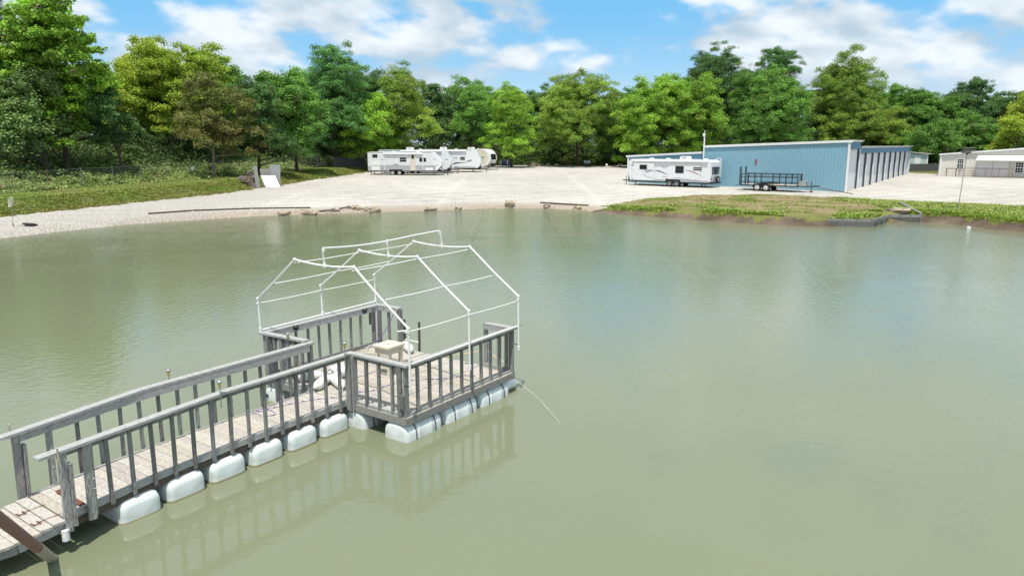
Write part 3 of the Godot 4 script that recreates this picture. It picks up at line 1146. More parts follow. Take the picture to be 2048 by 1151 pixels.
func build_dock() -> void:
	dock = thing("floating_dock", "weathered grey timber dock with railings, floating on white drums", "dock", Vector3(-1.81, 0, -11.94), 0.9585)
	# deck of the platform: boards across, 23 of them
	var n := 23
	for i in n:
		var u := (i + 0.5) * 3.23 / n
		var brown := rng.randf_range(0.78, 1.0)
		var dy := rng.randf_range(-0.004, 0.004)
		var c := Color(brown, brown * rng.randf_range(0.95, 1.0), brown * rng.randf_range(0.88, 1.0))
		beam(dock, "plank", dp(u, 0.0 + rng.randf_range(0, 0.02), DECK - 0.019 + dy), dp(u, 3.98, DECK - 0.019 + dy), 0.136, 0.036, M.deck_wood, c)
	# walkway boards
	n = 36
	for i in n:
		var u := -5.0 + (i + 0.5) * 4.98 / n
		var g := rng.randf_range(0.85, 1.08)
		var c := Color(g, g * rng.randf_range(0.96, 1.0), g * rng.randf_range(0.9, 1.0))
		var dy := rng.randf_range(-0.004, 0.004)
		beam(dock, "plank", wp(u, 1.44, DECK - 0.019 + dy), wp(u, 2.46 + rng.randf_range(-0.015, 0.02), DECK - 0.019 + dy), 0.134, 0.036, M.deck_wood, c)
	# rim joists
	var R := [[dp(0.0, 0.02, 0.37), dp(0, 1.42, 0.37)], [dp(0, 2.5, 0.37), dp(0, 3.96, 0.37)], [dp(-0.02, 0.02, 0.37), dp(3.25, 0.02, 0.37)], [dp(3.23, 0.045, 0.37), dp(3.23, 3.94, 0.37)], [dp(3.25, 3.96, 0.37), dp(-0.02, 3.96, 0.37)]]
	for q in R:
		beam(dock, "rim_joist", q[0] + Vector3(0, 0.01, 0), q[1] + Vector3(0, 0.01, 0), 0.042, 0.128, M.wood, tone(0.6, 0.85))
	for u in [0.8, 1.6, 2.4]:
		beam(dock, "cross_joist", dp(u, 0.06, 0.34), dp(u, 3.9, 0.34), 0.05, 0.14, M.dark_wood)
	var us := [-5.02, -3.8, -2.5, -1.2, -0.04]
	for k in 4:
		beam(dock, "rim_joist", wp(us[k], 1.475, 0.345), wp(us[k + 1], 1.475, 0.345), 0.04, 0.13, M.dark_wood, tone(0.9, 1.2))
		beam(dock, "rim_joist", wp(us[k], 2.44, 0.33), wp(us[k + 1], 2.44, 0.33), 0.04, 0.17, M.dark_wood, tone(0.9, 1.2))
		beam(dock, "bottom_rail", wp(us[k], 1.445, DECK + 0.005), wp(us[k + 1], 1.445, DECK + 0.005), 0.04, 0.10, M.wood, tone(1.05, 1.25))
		beam(dock, "bottom_rail", wp(us[k], 2.485, DECK - 0.03), wp(us[k + 1], 2.485, DECK - 0.03), 0.04, 0.09, M.wood, tone(0.7, 0.9))
	beam(dock, "bottom_rail", dp(0.06, 0.1, DECK + 0.03), dp(0.06, 1.36, DECK + 0.03), 0.09, 0.045, M.wood, tone(1.0, 1.2))
	beam(dock, "bottom_rail", dp(0.06, 2.5, DECK + 0.03), dp(0.06, 3.9, DECK + 0.03), 0.09, 0.045, M.wood, tone(0.9, 1.1))
	beam(dock, "bottom_rail", dp(0.1, 0.075, DECK + 0.022), dp(3.2, 0.075, DECK + 0.022), 0.05, 0.045, M.wood, tone(0.7, 0.9))
	beam(dock, "bottom_rail", dp(0.1, 3.9, DECK + 0.045), dp(3.2, 3.9, DECK + 0.045), 0.04, 0.09, M.wood, tone(0.45, 0.6))
	beam(dock, "bottom_rail", dp(3.17, 0.1, DECK + 0.045), dp(3.17, 0.75, DECK + 0.045), 0.04, 0.09, M.wood, tone(0.8, 1.0))
	# --- railings: handrail flat on top, a rail on edge below it
	var caps := [
		[wp(-5.27, 1.40, RAIL), wp(-2.5, 1.40, RAIL)], [wp(-2.5, 1.40, RAIL), dp(0.1, 1.40, RAIL)],
		[wp(-6.1, 2.56, RAIL), wp(-3.2, 2.56, RAIL)], [wp(-3.2, 2.56, RAIL), dp(0.14, 2.56, RAIL)],
		[dp(0.045, -0.02, RAIL + 0.002), dp(0.045, 1.33, RAIL + 0.002)], [dp(0.03, 2.60, RAIL + 0.04), dp(0.03, 4.02, RAIL + 0.002)],
		[dp(0.12, 0.05, RAIL), dp(3.3, 0.05, RAIL)], [dp(0.1, 3.95, RAIL), dp(3.3, 3.95, RAIL)],
		[dp(3.24, 0.12, RAIL + 0.003), dp(3.24, 0.78, RAIL + 0.003)], [dp(3.24, 3.22, RAIL + 0.003), dp(3.24, 3.88, RAIL + 0.003)]]
	for q in caps:
		beam(dock, "handrail", q[0] - Vector3(0, 0.019, 0), q[1] - Vector3(0, 0.019, 0), 0.14, 0.038, M.wood, tone(1.45, 1.7))  # pale tint carries the sunlight on the rail tops
	var subs := [
		[wp(-5.0, 1.455, 1.315), wp(-2.5, 1.455, 1.315), 0.7], [wp(-2.5, 1.455, 1.315), dp(-0.08, 1.455, 1.315), 0.7],
		[wp(-5.08, 2.515, 1.30), wp(-3.2, 2.515, 1.30), 1.1], [wp(-3.2, 2.515, 1.30), dp(0.02, 2.515, 1.30), 1.15],
		[dp(0.075, 0.1, 1.325), dp(0.075, 1.3, 1.325), 0.8], [dp(0.06, 2.66, 1.325), dp(0.06, 3.9, 1.325), 0.6],
		[dp(0.1, 0.095, 1.325), dp(3.2, 0.095, 1.325), 0.6], [dp(0.1, 3.905, 1.32), dp(3.2, 3.905, 1.32), 1.05],
		[dp(3.19, 0.12, 1.325), dp(3.19, 0.74, 1.325), 1.0], [dp(3.19, 3.26, 1.325), dp(3.19, 3.88, 1.325), 1.0]]
	for q in subs:
		beam(dock, "rail", q[0], q[1], 0.04, 0.10 if q[2] < 1.04 else 0.125, M.wood, tone(q[2] * 0.9, q[2] * 1.1))
	# balusters
	var u := -4.38
	while u < -0.2:
		baluster("baluster", wp(u, 1.405, 0), DECK - 0.10, RAIL - 0.04)
		u += 0.318
	u = -4.22
	while u < -0.25:
		baluster("baluster", wp(u, 2.575, 0), DECK - 0.12, RAIL - 0.04)
		u += 0.318
	for v in [0.36, 0.68, 1.0]:
		baluster("baluster", dp(0.02, v, 0), DECK - 0.01, RAIL - 0.04, 0.05)
	u = 0.34
	while u < 3.05:
		baluster("baluster", dp(u, 0.05, 0), DECK - 0.04, RAIL - 0.04, 0.048)
		baluster("baluster", dp(u - 0.1, 3.955, 0), DECK - 0.05, RAIL - 0.04, 0.045)
		u += 0.305
	for v in [2.75, 2.95, 3.15, 3.34, 3.55]:
		baluster("baluster", dp(0.015, v, 0), DECK - 0.14, RAIL - 0.04, 0.055 if v != 3.34 else 0.085)
	baluster("baluster", dp(3.25, 0.42, 0), DECK - 0.05, RAIL - 0.04, 0.05)
	baluster("baluster", dp(3.25, 3.6, 0), DECK - 0.05, RAIL - 0.04, 0.05)
	# posts: pairs of boards at the corners
	for q in [[0.0, 0.16, 0.10, 0.04], [0.05, 0.06, 0.04, 0.10], [0.0, 1.28, 0.04, 0.12], [-0.06, 1.38, 0.11, 0.04], [0.05, 1.44, 0.05, 0.05], [0.03, 3.86, 0.10, 0.05], [-0.005, 3.70, 0.04, 0.12], [0.06, 2.54, 0.10, 0.04], [0.09, 2.6, 0.04, 0.10], [3.2, 0.04, 0.09, 0.04], [3.25, 0.1, 0.04, 0.09], [3.12, 0.12, 0.04, 0.09], [3.2, 3.86, 0.09, 0.05], [3.07, 3.93, 0.1, 0.04], [3.24, 3.24, 0.09, 0.09], [3.24, 0.74, 0.09, 0.05]]:
		beam(dock, "post", dp(q[0], q[1], 0.33), dp(q[0], q[1], RAIL - 0.045), q[3], q[2], M.wood, tone(0.45, 0.75))
	beam(dock, "brace", dp(3.0, 3.93, 0.95), dp(3.0, 3.93, RAIL - 0.045), 0.03, 0.13, M.wood, tone(0.35, 0.45))
	beam(dock, "brace", dp(-0.03, 0.09, 0.62), dp(-0.03, 0.09, 0.86), 0.03, 0.09, M.wood, tone(0.4, 0.5))
	# doubled posts at the shore end of the walkway
	for q in [[-5.0, 1.35, 0.30, 1.34, 0.05, 0.09], [-4.93, 1.33, 0.36, 1.17, 0.09, 0.04], [-4.68, 1.37, 0.30, 1.36, 0.045, 0.10], [-4.63, 1.40, 0.36, 1.33, 0.09, 0.045], [-5.07, 2.52, 0.34, 1.36, 0.045, 0.09], [-4.99, 2.50, 0.44, 1.16, 0.09, 0.04], [-4.64, 2.535, 0.32, 1.36, 0.13, 0.045]]:
		var a := wp(q[0], q[1], q[2])
		beam(dock, "post", a, Vector3(a.x + 0.02, q[3], a.z), q[5], q[4], M.wood, tone(0.6, 0.9))
	for q in [[-4.64, 2.5, 0.72], [-4.64, 2.5, 0.97], [-4.63, 1.35, 0.72], [-4.63, 1.35, 0.86]]:
		var sm := SphereMesh.new()
		sm.radius = 0.014
		sm.height = 0.028
		sm.radial_segments = 8
		sm.rings = 4
		piece(dock, "bolt", sm, M.steel, Transform3D(Basis(), wp(q[0], q[1], q[2]) + Vector3(0, 0, 0.025)))
	# floats: barrels in rows under the platform, square shouldered ones under the walkway
	var big := drum_mesh(0.96, 0.58)
	var ring := lathe([Vector2(-0.009, 0.298), Vector2(-0.009, 0.304), Vector2(0.009, 0.304), Vector2(0.009, 0.298)], 36, 3.0)
	var bung := CylinderMesh.new()
	bung.top_radius = 0.035
	bung.bottom_radius = 0.045
	bung.height = 0.05
	bung.radial_segments = 12
	bung.rings = 1
	for v in [0.29, 1.35, 2.55, 3.68]:
		for k in 3:
			var d := piece(dock, "float_drum", big, M.drum, Transform3D(Basis(Vector3.RIGHT, rng.randf_range(-0.06, 0.06)), dp(0.46 + k * 1.07, v, 0.025)))
			for o in [-0.24, 0.27]:
				part(d, "strap", ring, M.black_steel, at(o, 0, 0))
			if k == 0 and v > 3.0:
				for o in [-0.17, 0.17]:
					part(d, "bung", bung, M.black, Transform3D(Basis(Vector3(0, 0, 1), PI / 2), Vector3(-0.48, 0.08, o)))
	var pf := [Vector2(-0.47, 0.001), Vector2(-0.47, 0.20), Vector2(-0.455, 0.255), Vector2(-0.42, 0.285), Vector2(-0.35, 0.30), Vector2(0.35, 0.30), Vector2(0.42, 0.285), Vector2(0.455, 0.255), Vector2(0.47, 0.20), Vector2(0.47, 0.001)]
	var sq := lathe(pf, 40, 6.0, 0.95, 1.0)
	var scum := lathe([Vector2(-0.474, 0.001), Vector2(-0.474, 0.205), Vector2(-0.458, 0.26), Vector2(-0.42, 0.29), Vector2(-0.35, 0.304), Vector2(0.35, 0.304), Vector2(0.42, 0.29), Vector2(0.458, 0.26), Vector2(0.474, 0.205), Vector2(0.474, 0.001)], 40, 6.0, 0.10, 1.0)
	for k in 6:
		var w := wp(-4.02 + k * 0.722, 1.80, 0.03)
		var d := piece(dock, "float_drum", sq, M.drum, Transform3D(Basis(Vector3.UP, PI / 2), w))
		part(d, "waterline_scum", scum, M.scum, at(0, -0.02, 0))
	# the long pale float that sticks out past the far corner
	piece(dock, "float_pipe", lathe([Vector2(-0.7, 0.001), Vector2(-0.7, 0.07), Vector2(-0.67, 0.082), Vector2(0.66, 0.082), Vector2(0.7, 0.07), Vector2(0.7, 0.001)], 18), M.pvc, Transform3D(Basis(), dp(2.85, 0.20, 0.10)))
	# socket on the walkway corner
	pipe(dock, "pipe_socket", [wp(-5.06, 1.33, 0.22), wp(-5.06, 1.33, 0.36)], 0.045, M.pvc, 14)
	# cup holders on the back rail
	for q in [0.78, 2.73]:
		var cup := lathe([Vector2(-0.06, 0.001), Vector2(-0.06, 0.04), Vector2(-0.02, 0.056), Vector2(0.035, 0.06), Vector2(0.035, 0.05), Vector2(-0.04, 0.03), Vector2(-0.04, 0.001)], 16)
		piece(dock, "cup_holder", cup, M.black, Transform3D(Basis(Vector3(0, 0, 1), PI / 2), dp(q, 3.85, 1.36)))
	# sticks tied to the rail ends
	for q in [[wp(-5.06, 2.65, 1.2), wp(-5.06, 2.65, 1.47)], [wp(-5.03, 1.3, 1.2), wp(-5.05, 1.3, 1.46)]]:
		pipe(dock, "stick", q, 0.013, M.board, 8)

	# --- gangway hinged to the walkway
	var o := wp(-5.02, 1.9, 0)
	var gang := thing("gangway", "pale plank gangway hinged to the shore end of the floating dock", "gangway", dock_world(o.x, -o.z, 0), 0.9585)
	for i in 42:
		var x := -0.09 - i * 0.146
		var y := DECK - 0.02 - 0.055 * minf(1.0, i / 3.0) + maxf(0.0, i - 5) * 0.012
		var g := rng.randf_range(0.92, 1.1)
		beam(gang, "plank", Vector3(x, y, 0.56 + rng.randf_range(-0.02, 0.02)), Vector3(x, y, -0.52), 0.138, 0.036, M.deck_wood, Color(g, g * 0.98, g * 0.95))
	for s in [0.5, -0.46]:
		beam(gang, "side_beam", Vector3(-0.02, 0.36, s), Vector3(-0.55, 0.30, s), 0.045, 0.13, M.wood, tone(1.0, 1.2))
		beam(gang, "side_beam", Vector3(-0.56, 0.30, s), Vector3(-6.2, 0.70, s), 0.045, 0.14, M.wood, tone(0.7, 0.9))
	for s in [[-0.28, 0.33], [-0.28, -0.10]]:
		var h := pipe(gang, "hinge", [Vector3(s[0] - 0.02, 0.435, s[1] - 0.05), Vector3(s[0] - 0.02, 0.45, s[1] + 0.05), Vector3(s[0] + 0.05, 0.45, s[1] + 0.05), Vector3(s[0] + 0.05, 0.44, s[1] - 0.05)], 0.009, M.rust, 6)
		part(h, "chain", tube([Vector3(s[0] + 0.05, 0.445, s[1]), Vector3(s[0] + 0.3, 0.455, s[1] + 0.02)], [0.006, 0.006], 6).commit(), M.rust)
	# rusty plate over the joint
	var pl := part(self, "steel_plate", box(Vector3(0.07, 0.008, 0.84)), M.rust, Transform3D(Basis(Vector3.UP, 0.9585), dock_world(-4.72, 1.66, DECK + 0.006)))
	tag(pl, "rusty brown steel strip lying across the walkway between the doubled posts", "steel plate")
	# leaning mooring pipe
	var mp := thing("mooring_pipe", "leaning rusty pipe with a pale lower end standing in the water beside the gangway", "pipe", Vector3(-5.76, 0, -8.32))
	var dirp := (Vector3(-4.95, 1.53, -6.5) - Vector3(-5.75, 0, -8.31)).normalized()
	pipe(mp, "upper_pipe", [dirp * 0.85, dirp * 5.5], 0.058, M.rust_pipe, 14)
	pipe(mp, "lower_pipe", [-dirp * 0.8, dirp * 0.85], 0.06, M.pale_pipe, 14)
	pipe(mp, "algae_ring", [-dirp * 0.03, dirp * 0.06], 0.064, M.scum, 14)

	# --- canopy frame of white pipe
	var cf := thing("canopy_frame", "bare white plastic pipe canopy frame standing on the dock railings", "canopy frame", Vector3(-1.81, 0, -11.94), 0.9585)
	var k := 0
	for U in [0.02, 1.66, 3.30]:
		var nv: float = [-0.075, -0.07, -0.06][k]
		var fv: float = [4.01, 4.06, 4.09][k]
		var top := [2.98, 2.96, 2.97][k] as float
		var a := dp(U, nv, 0.96)
		var b := dp(U, nv + 0.01, 2.06)
		var c := dp(U, 1.20, top + 0.01)
		var m := dp(U + 0.03, 2.0, top - 0.05)
		var d := dp(U, 2.80, top)
		var e := dp(U, fv, 2.08)
		var f := dp(U, fv - 0.02, RAIL)
		pipe(cf, "post_pipe", [a, b], 0.0195, M.pvc)
		pipe(cf, "post_pipe", [e, f], 0.0185, M.pvc)
		pipe(cf, "slope_pipe", [b, b.lerp(c, 0.5) + Vector3(0, -0.02, 0), c], 0.0185, M.pvc)
		pipe(cf, "slope_pipe", [d, d.lerp(e, 0.5) + Vector3(0, -0.015, 0), e], 0.0185, M.pvc)
		pipe(cf, "ridge_pipe", [c, c.lerp(m, 0.35) + Vector3(0, -0.012, 0), c.lerp(m, 0.7) + Vector3(0, -0.012, 0), m, m.lerp(d, 0.3) + Vector3(0, -0.012, 0), m.lerp(d, 0.65) + Vector3(0, -0.012, 0), d], 0.0185, M.pvc)
		for q in [b, c, d, e]:
			var sm := SphereMesh.new()
			sm.radius = 0.032
			sm.height = 0.064
			sm.radial_segments = 10
			sm.rings = 6
			piece(cf, "elbow", sm, M.pvc, Transform3D(Basis(), q))
		pipe(cf, "elbow_sleeve", [b - Vector3(0, 0.09, 0), b], 0.028, M.pvc)
		pipe(cf, "tee", [f, f + Vector3(0, 0.1, 0)], 0.028, M.pvc)
		pipe(cf, "pipe_cap", [a - Vector3(0, 0.04, 0), a + Vector3(0, 0.05, 0)], 0.029, M.pvc)
		pipe(cf, "bracket", [a + Vector3(0, 0.07, -0.02), a + Vector3(-0.0, 0.07, -0.12)], 0.008, M.black_steel, 6)
		pipe(cf, "tee", [m - Vector3(0, 0.03, 0), m + Vector3(0, 0.05, 0)], 0.029, M.pvc)
		var rt := dp(U, 2.0, 3.25)
		pipe(cf, "upright_pipe", [m, rt], 0.0165, M.pvc)
		k += 1
	var rp := []
	for i in 13:
		var f := i / 12.0
		rp.append(dp(lerpf(0.02, 3.30, f), lerpf(1.97, 2.05, f), 3.26 - 0.05 * sin(f * PI) - 0.015 * sin(f * TAU * 1.0)))
	pipe(cf, "top_pipe", rp, 0.0165, M.pvc)
	for q in [rp[0], rp[6], rp[12]]:
		pipe(cf, "tee", [q - Vector3(0, 0.06, 0), q + Vector3(0, 0.012, 0)], 0.027, M.pvc)
	# purlins tied under the hoops
	for q in [[-0.01, 3.50, 2.44, 3.33, 3.53, 2.46], [-0.03, 4.0, 1.99, 3.33, 4.08, 1.97], [0.0, 0.50, 2.48, 3.33, 0.60, 2.42], [-0.05, -0.05, 2.0, 3.36, -0.02, 1.95], [0.0, 2.78, 2.92, 3.33, 2.83, 2.91], [-0.05, 1.17, 2.93, 3.33, 1.22, 2.92]]:
		var a := dp(q[0], q[1], q[2])
		var b := dp(q[3], q[4], q[5])
		var pts := []
		for i in 9:
			var f := i / 8.0
			pts.append(a.lerp(b, f) - Vector3(0, 0.012 * absf(sin(f * TAU)), 0))
		pipe(cf, "purlin", pts, 0.0105, M.pvc, 8)
		for f in [0.015, 0.5, 0.985]:
			var w: Vector3 = a.lerp(b, f)
			pipe(cf, "clamp", [w - Vector3(0, 0.022, 0), w + Vector3(0, 0.03, 0)], 0.007, M.black_steel, 6)
	pipe(cf, "rail_pipe", [dp(0.05, 4.0, RAIL + 0.03), dp(3.3, 4.07, RAIL + 0.04)], 0.0185, M.pvc)
	pipe(cf, "rail_pipe", [dp(0.02, -0.05, RAIL + 0.02), dp(3.32, -0.045, RAIL + 0.03)], 0.0185, M.pvc)
	pipe(cf, "tie_rod", [dp(3.25, 0.0, RAIL + 0.02), dp(3.42, -0.06, RAIL + 0.02)], 0.006, M.black_steel, 6)
	pipe(cf, "stub_pipe", [dp(-0.12, 0.06, 2.02), dp(0.04, -0.06, 2.02)], 0.014, M.pvc, 8)

	# --- stool
	var st := thing("stool", "cream plastic square stool standing in the middle of the dock platform", "stool", dock_world(1.69, 2.08, DECK), 0.9585 + 0.02)
	var sb := box(Vector3(0.50, 0.035, 0.46))
	piece(st, "seat", sb, M.stool, at(0, 0.605, 0))
	piece(st, "seat_rim", box(Vector3(0.46, 0.03, 0.42)), M.stool, at(0, 0.573, 0))
	var hole := CylinderMesh.new()
	hole.top_radius = 0.022
	hole.bottom_radius = 0.022
	hole.height = 0.004
	hole.radial_segments = 12
	hole.rings = 1
	piece(st, "finger_hole", hole, M.black, at(0, 0.624, 0))
	for sx in [-1, 1]:
		for sz in [-1, 1]:
			piece(st, "leg", box(Vector3(0.065, 0.56, 0.065)), M.stool, at(sx * 0.175, 0.28, sz * 0.16))
	for s in [-1, 1]:
		piece(st, "apron", box(Vector3(0.29, 0.10, 0.025)), M.stool, at(0, 0.50, s * 0.165))
		piece(st, "apron", box(Vector3(0.025, 0.10, 0.26)), M.stool, at(s * 0.18, 0.50, 0))
		piece(st, "stretcher", box(Vector3(0.29, 0.09, 0.025)), M.stool, at(0, 0.19, s * 0.165))
		piece(st, "stretcher", box(Vector3(0.025, 0.09, 0.26)), M.stool, at(s * 0.18, 0.19, 0))

	# --- boat fenders
	var fp := [Vector2(-0.36, 0.001), Vector2(-0.355, 0.03), Vector2(-0.31, 0.035), Vector2(-0.29, 0.06), Vector2(-0.24, 0.09), Vector2(-0.18, 0.10), Vector2(0.18, 0.10), Vector2(0.24, 0.09), Vector2(0.29, 0.06), Vector2(0.31, 0.035), Vector2(0.355, 0.03), Vector2(0.36, 0.001)]
	var fm := lathe(fp, 20)
	var F := [
		[0.02, 2.40, 0.60, 2.68, "white boat fender nearest the walkway, pointing at the corner post of the crossed pile"],
		[0.64, 2.66, 0.37, 2.02, "short white boat fender of the crossed pile, pointing towards the stool side"],
		[0.72, 2.62, 1.22, 2.78, "white boat fender lying behind the near corner post, front one of its pair"],
		[0.78, 2.86, 1.30, 3.02, "white boat fender lying behind the near corner post, rear one of its pair"],
		[0.18, 3.22, 0.62, 2.84, "boat fender with a dark blue end, half hidden by the left rail"],
		[3.28, 3.18, 2.98, 2.66, "white boat fender lying alone by the ladder behind the stool"]]
	for q in F:
		var a := dock_world(q[0], q[1], DECK + 0.095)
		var b := dock_world(q[2], q[3], DECK + 0.095)
		var t := thing("boat_fender", q[4], "fender", (a + b) * 0.5 - Vector3(0, 0.095, 0), 0, "boat fenders on the dock")
		var fr := along(a, b)
		fr.origin = Vector3(0, 0.095, 0)
		var sc := a.distance_to(b) / 0.66
		piece(t, "body", fm, M.fender, fr.scaled_local(Vector3(sc, 1, 1)))
		var capm := lathe([Vector2(-0.362, 0.001), Vector2(-0.358, 0.034), Vector2(-0.31, 0.04), Vector2(-0.285, 0.066), Vector2(-0.24, 0.093), Vector2(-0.235, 0.05)] if "blue" in q[4] else [Vector2(-0.372, 0.001), Vector2(-0.368, 0.034), Vector2(-0.33, 0.037), Vector2(-0.325, 0.001)], 18)
		piece(t, "end", capm, M.fender_blue if "blue" in q[4] else M.fender, fr.scaled_local(Vector3(sc, 1, 1)))
		part(t, "lanyard", tube([fr * Vector3(0.36 * sc, 0, 0), fr * Vector3(0.42 * sc, -0.05, 0.05), fr * Vector3(0.40 * sc, -0.085, 0.16)], [0.006, 0.006, 0.006], 6).commit(), M.rope_white)

	# --- ropes on the deck, purple and white
	var path := [[-1.4, 2.37], [-1.29, 2.40], [-1.1, 2.28], [-1.21, 2.01], [-1.37, 2.2], [-1.29, 2.42], [-1.01, 2.33], [-0.66, 2.23], [-0.28, 2.06], [-0.03, 1.86], [0.2, 1.77], [0.5, 1.69], [0.78, 1.50], [0.99, 1.55], [1.35, 1.46], [1.64, 1.32], [1.92, 1.04], [2.1, 0.80], [2.42, 0.73], [2.53, 0.48]]
	var cv := Curve3D.new()
	for i in path.size():
		var p0: Array = path[maxi(i - 1, 0)]
		var p1: Array = path[mini(i + 1, path.size() - 1)]
		var tan := Vector3(p1[0] - p0[0], 0, -(p1[1] - p0[1])) * 0.17
		cv.add_point(dp(path[i][0], path[i][1], DECK + 0.012), -tan, tan)
	var rope := thing("deck_rope", "loose purple and white rope trailing from the walkway across the platform", "rope", Vector3(-1.81, 0, -11.94), 0.9585)
	for s in 2:
		var pts := []
		var L := cv.get_baked_length()
		var x := 0.0
		while x < L:
			var p := cv.sample_baked(x)
			p += Vector3(sin(x * 60.0 + s * PI), 0.6 + 0.5 * cos(x * 60.0 + s * PI), cos(x * 47.0 + s * PI)) * 0.006
			pts.append(p)
			x += 0.035
		pipe(rope, "strand", pts, 0.0075, M.rope_purple if s == 0 else M.rope_white, 5)
	var R2 := [[dp(3.19, 3.9, 1.41), dp(3.0, 3.74, 0.55), "slack purple mooring cord tied to the back corner of the left railing"], [dp(3.22, 3.34, 1.36), dp(2.95, 3.82, 0.50), "purple cord tied to the short end rail behind the stool"]]
	for q in R2:
		var t := thing("hanging_rope", q[2], "rope", Vector3(-1.81, 0, -11.94), 0.9585, "cords hanging from the back railing")
		var pts := []
		for i in 9:
			var f := i / 8.0
			pts.append((q[0] as Vector3).lerp(q[1], f) - Vector3(0, 0.10 * sin(f * PI), 0))
		pipe(t, "cord", pts, 0.008, M.rope_purple, 6)
		pipe(t, "tail", [pts[8], pts[8] + Vector3(-0.25, -0.03, -0.05), pts[8] + Vector3(-0.45, -0.035, 0.1)], 0.007, M.rope_white, 6)
	# pale hose sagging along the open side
	var hose := thing("yellow_rope", "pale yellow cord slung through the end rail at the open side of the dock", "cord", Vector3(-1.81, 0, -11.94), 0.9585)
	pipe(hose, "cord", [dp(3.22, 1.86, 0.47), dp(3.25, 1.4, 0.60), dp(3.26, 0.86, 0.76), dp(3.26, 0.70, 0.76), dp(3.24, 0.45, 0.68), dp(3.2, 0.24, 0.63)], 0.010, M.cord, 8)

	# --- boarding ladder
	var lad := thing("boarding_ladder", "old timber boarding ladder standing up at the open side of the dock", "ladder", dock_world(3.42, 3.05, 0), 0.9585)
	for v in [-0.24, 0.22]:
		beam(lad, "rail", Vector3(0, -0.5, v), Vector3(0.02, 1.08, v), 0.04, 0.045, M.dark_wood, tone(1.3, 1.7))
	for y in [0.60, 0.30, 0.02]:
		pipe(lad, "rung", [Vector3(0, y, -0.24), Vector3(0, y, 0.22)], 0.018, M.pvc, 8)
	for v in [-0.24, 0.22]:
		pipe(lad, "lashing", [Vector3(-0.03, 0.96, v - 0.03), Vector3(0.03, 0.90, v + 0.04), Vector3(0.03, 1.0, v - 0.03)], 0.007, M.rope_white, 6)

	# --- solar lights on stakes along the rails
	var S := [
		[-2.7, 2.645, 1.53, "small solar light on the far walkway rail"],
		[-2.66, 1.315, 1.58, "small solar light on the near walkway rail"],
		[-0.17, 1.315, 1.62, "small solar light beside the inner corner post of the near rail"],
		[-0.045, 3.05, 1.50, "small solar light on the short rail at the left side of the platform"]]
	for q in S:
		var w := wp(q[0], q[1], 0)
		var t := thing("solar_light", q[3], "solar light", dock_world(w.x, -w.z, 0), 0.9585, "solar lights along the dock rails")
		var y: float = q[2]
		pipe(t, "stake", [Vector3(0, 1.18, 0), Vector3(0, y - 0.06, 0)], 0.009, M.steel, 8)
		var up := Basis(Vector3(0, 0, 1), PI / 2)
		piece(t, "lens", lathe([Vector2(-0.05, 0.001), Vector2(-0.05, 0.017), Vector2(0.03, 0.029), Vector2(0.03, 0.001)], 12), M.amber, Transform3D(up, Vector3(0, y - 0.03, 0)))
		piece(t, "cap", lathe([Vector2(-0.012, 0.001), Vector2(-0.012, 0.038), Vector2(0.004, 0.04), Vector2(0.018, 0.03), Vector2(0.022, 0.001)], 14), M.steel, Transform3D(up, Vector3(0, y + 0.01, 0)))

	# --- mooring line running off into the water
	var ml := thing("mooring_line", "thin pale line running from the dock corner down into the pond", "line", dock_world(3.3, 0.05, 0.3))
	pipe(ml, "cord", [dock_world(3.3, 0.05, 0.28) - ml.position, dock_world(2.9, -0.85, 0.13) - ml.position, dock_world(2.35, -1.64, 0.0) - ml.position, dock_world(2.0, -2.1, -0.06) - ml.position], 0.003, M.line, 5)

# ------------------------------------------------------------------ vehicles
func panel(parent: Node, called: String, x0: float, x1: float, y0: float, y1: float, z: float, thick: float, m: Material) -> MeshInstance3D:
	return piece(parent, called, box(Vector3(x1 - x0, y1 - y0, thick)), m, at((x0 + x1) * 0.5, (y0 + y1) * 0.5, z))

func wheel(parent: Node, x: float, z: float, r: float, side: float, m_rim: Material) -> void:
	var up := Basis(Vector3.UP, -PI / 2 * side)
	var w := piece(parent, "wheel", lathe([Vector2(-0.1, r * 0.62), Vector2(-0.1, r * 0.9), Vector2(-0.07, r), Vector2(0.07, r), Vector2(0.1, r * 0.9), Vector2(0.1, r * 0.62), Vector2(0.02, r * 0.6), Vector2(0.02, 0.001)], 20), M.rubber, Transform3D(up, Vector3(x, r, z)))
	part(w, "rim", lathe([Vector2(0.03, r * 0.62), Vector2(0.095, r * 0.60), Vector2(0.05, r * 0.5), Vector2(0.06, r * 0.2), Vector2(0.09, r * 0.18), Vector2(0.09, 0.001)], 16), m_rim)
	for k in 5:
		var a := TAU * k / 5.0
		part(w, "rim_slot", box(Vector3(0.01, r * 0.16, r * 0.16)), M.rubber, Transform3D(Basis(Vector3.RIGHT, a), Vector3(0.066, cos(a) * r * 0.37, sin(a) * r * 0.37)))

func window(parent: Node, x0: float, x1: float, y0: float, y1: float, z: float, split: String, frame: Material) -> void:
	var w := panel(parent, "window", x0 - 0.03, x1 + 0.03, y0 - 0.03, y1 + 0.03, z, 0.03, frame)
	var cx := (x0 + x1) * 0.5
	var cy := (y0 + y1) * 0.5
	if split == "h":
		for s in [-1, 1]:
			part(w, "pane", box(Vector3(x1 - x0, (y1 - y0) * 0.5 - 0.02, 0.012)), M.glass, at(0, s * ((y1 - y0) * 0.25 + 0.01), 0.014))
	elif split == "v":
		for s in [-1, 1]:
			part(w, "pane", box(Vector3((x1 - x0) * 0.5 - 0.02, y1 - y0, 0.012)), M.glass, at(s * ((x1 - x0) * 0.25 + 0.01), 0, 0.014))
	else:
		part(w, "pane", box(Vector3(x1 - x0, y1 - y0, 0.012)), M.glass, at(0, 0, 0.014))

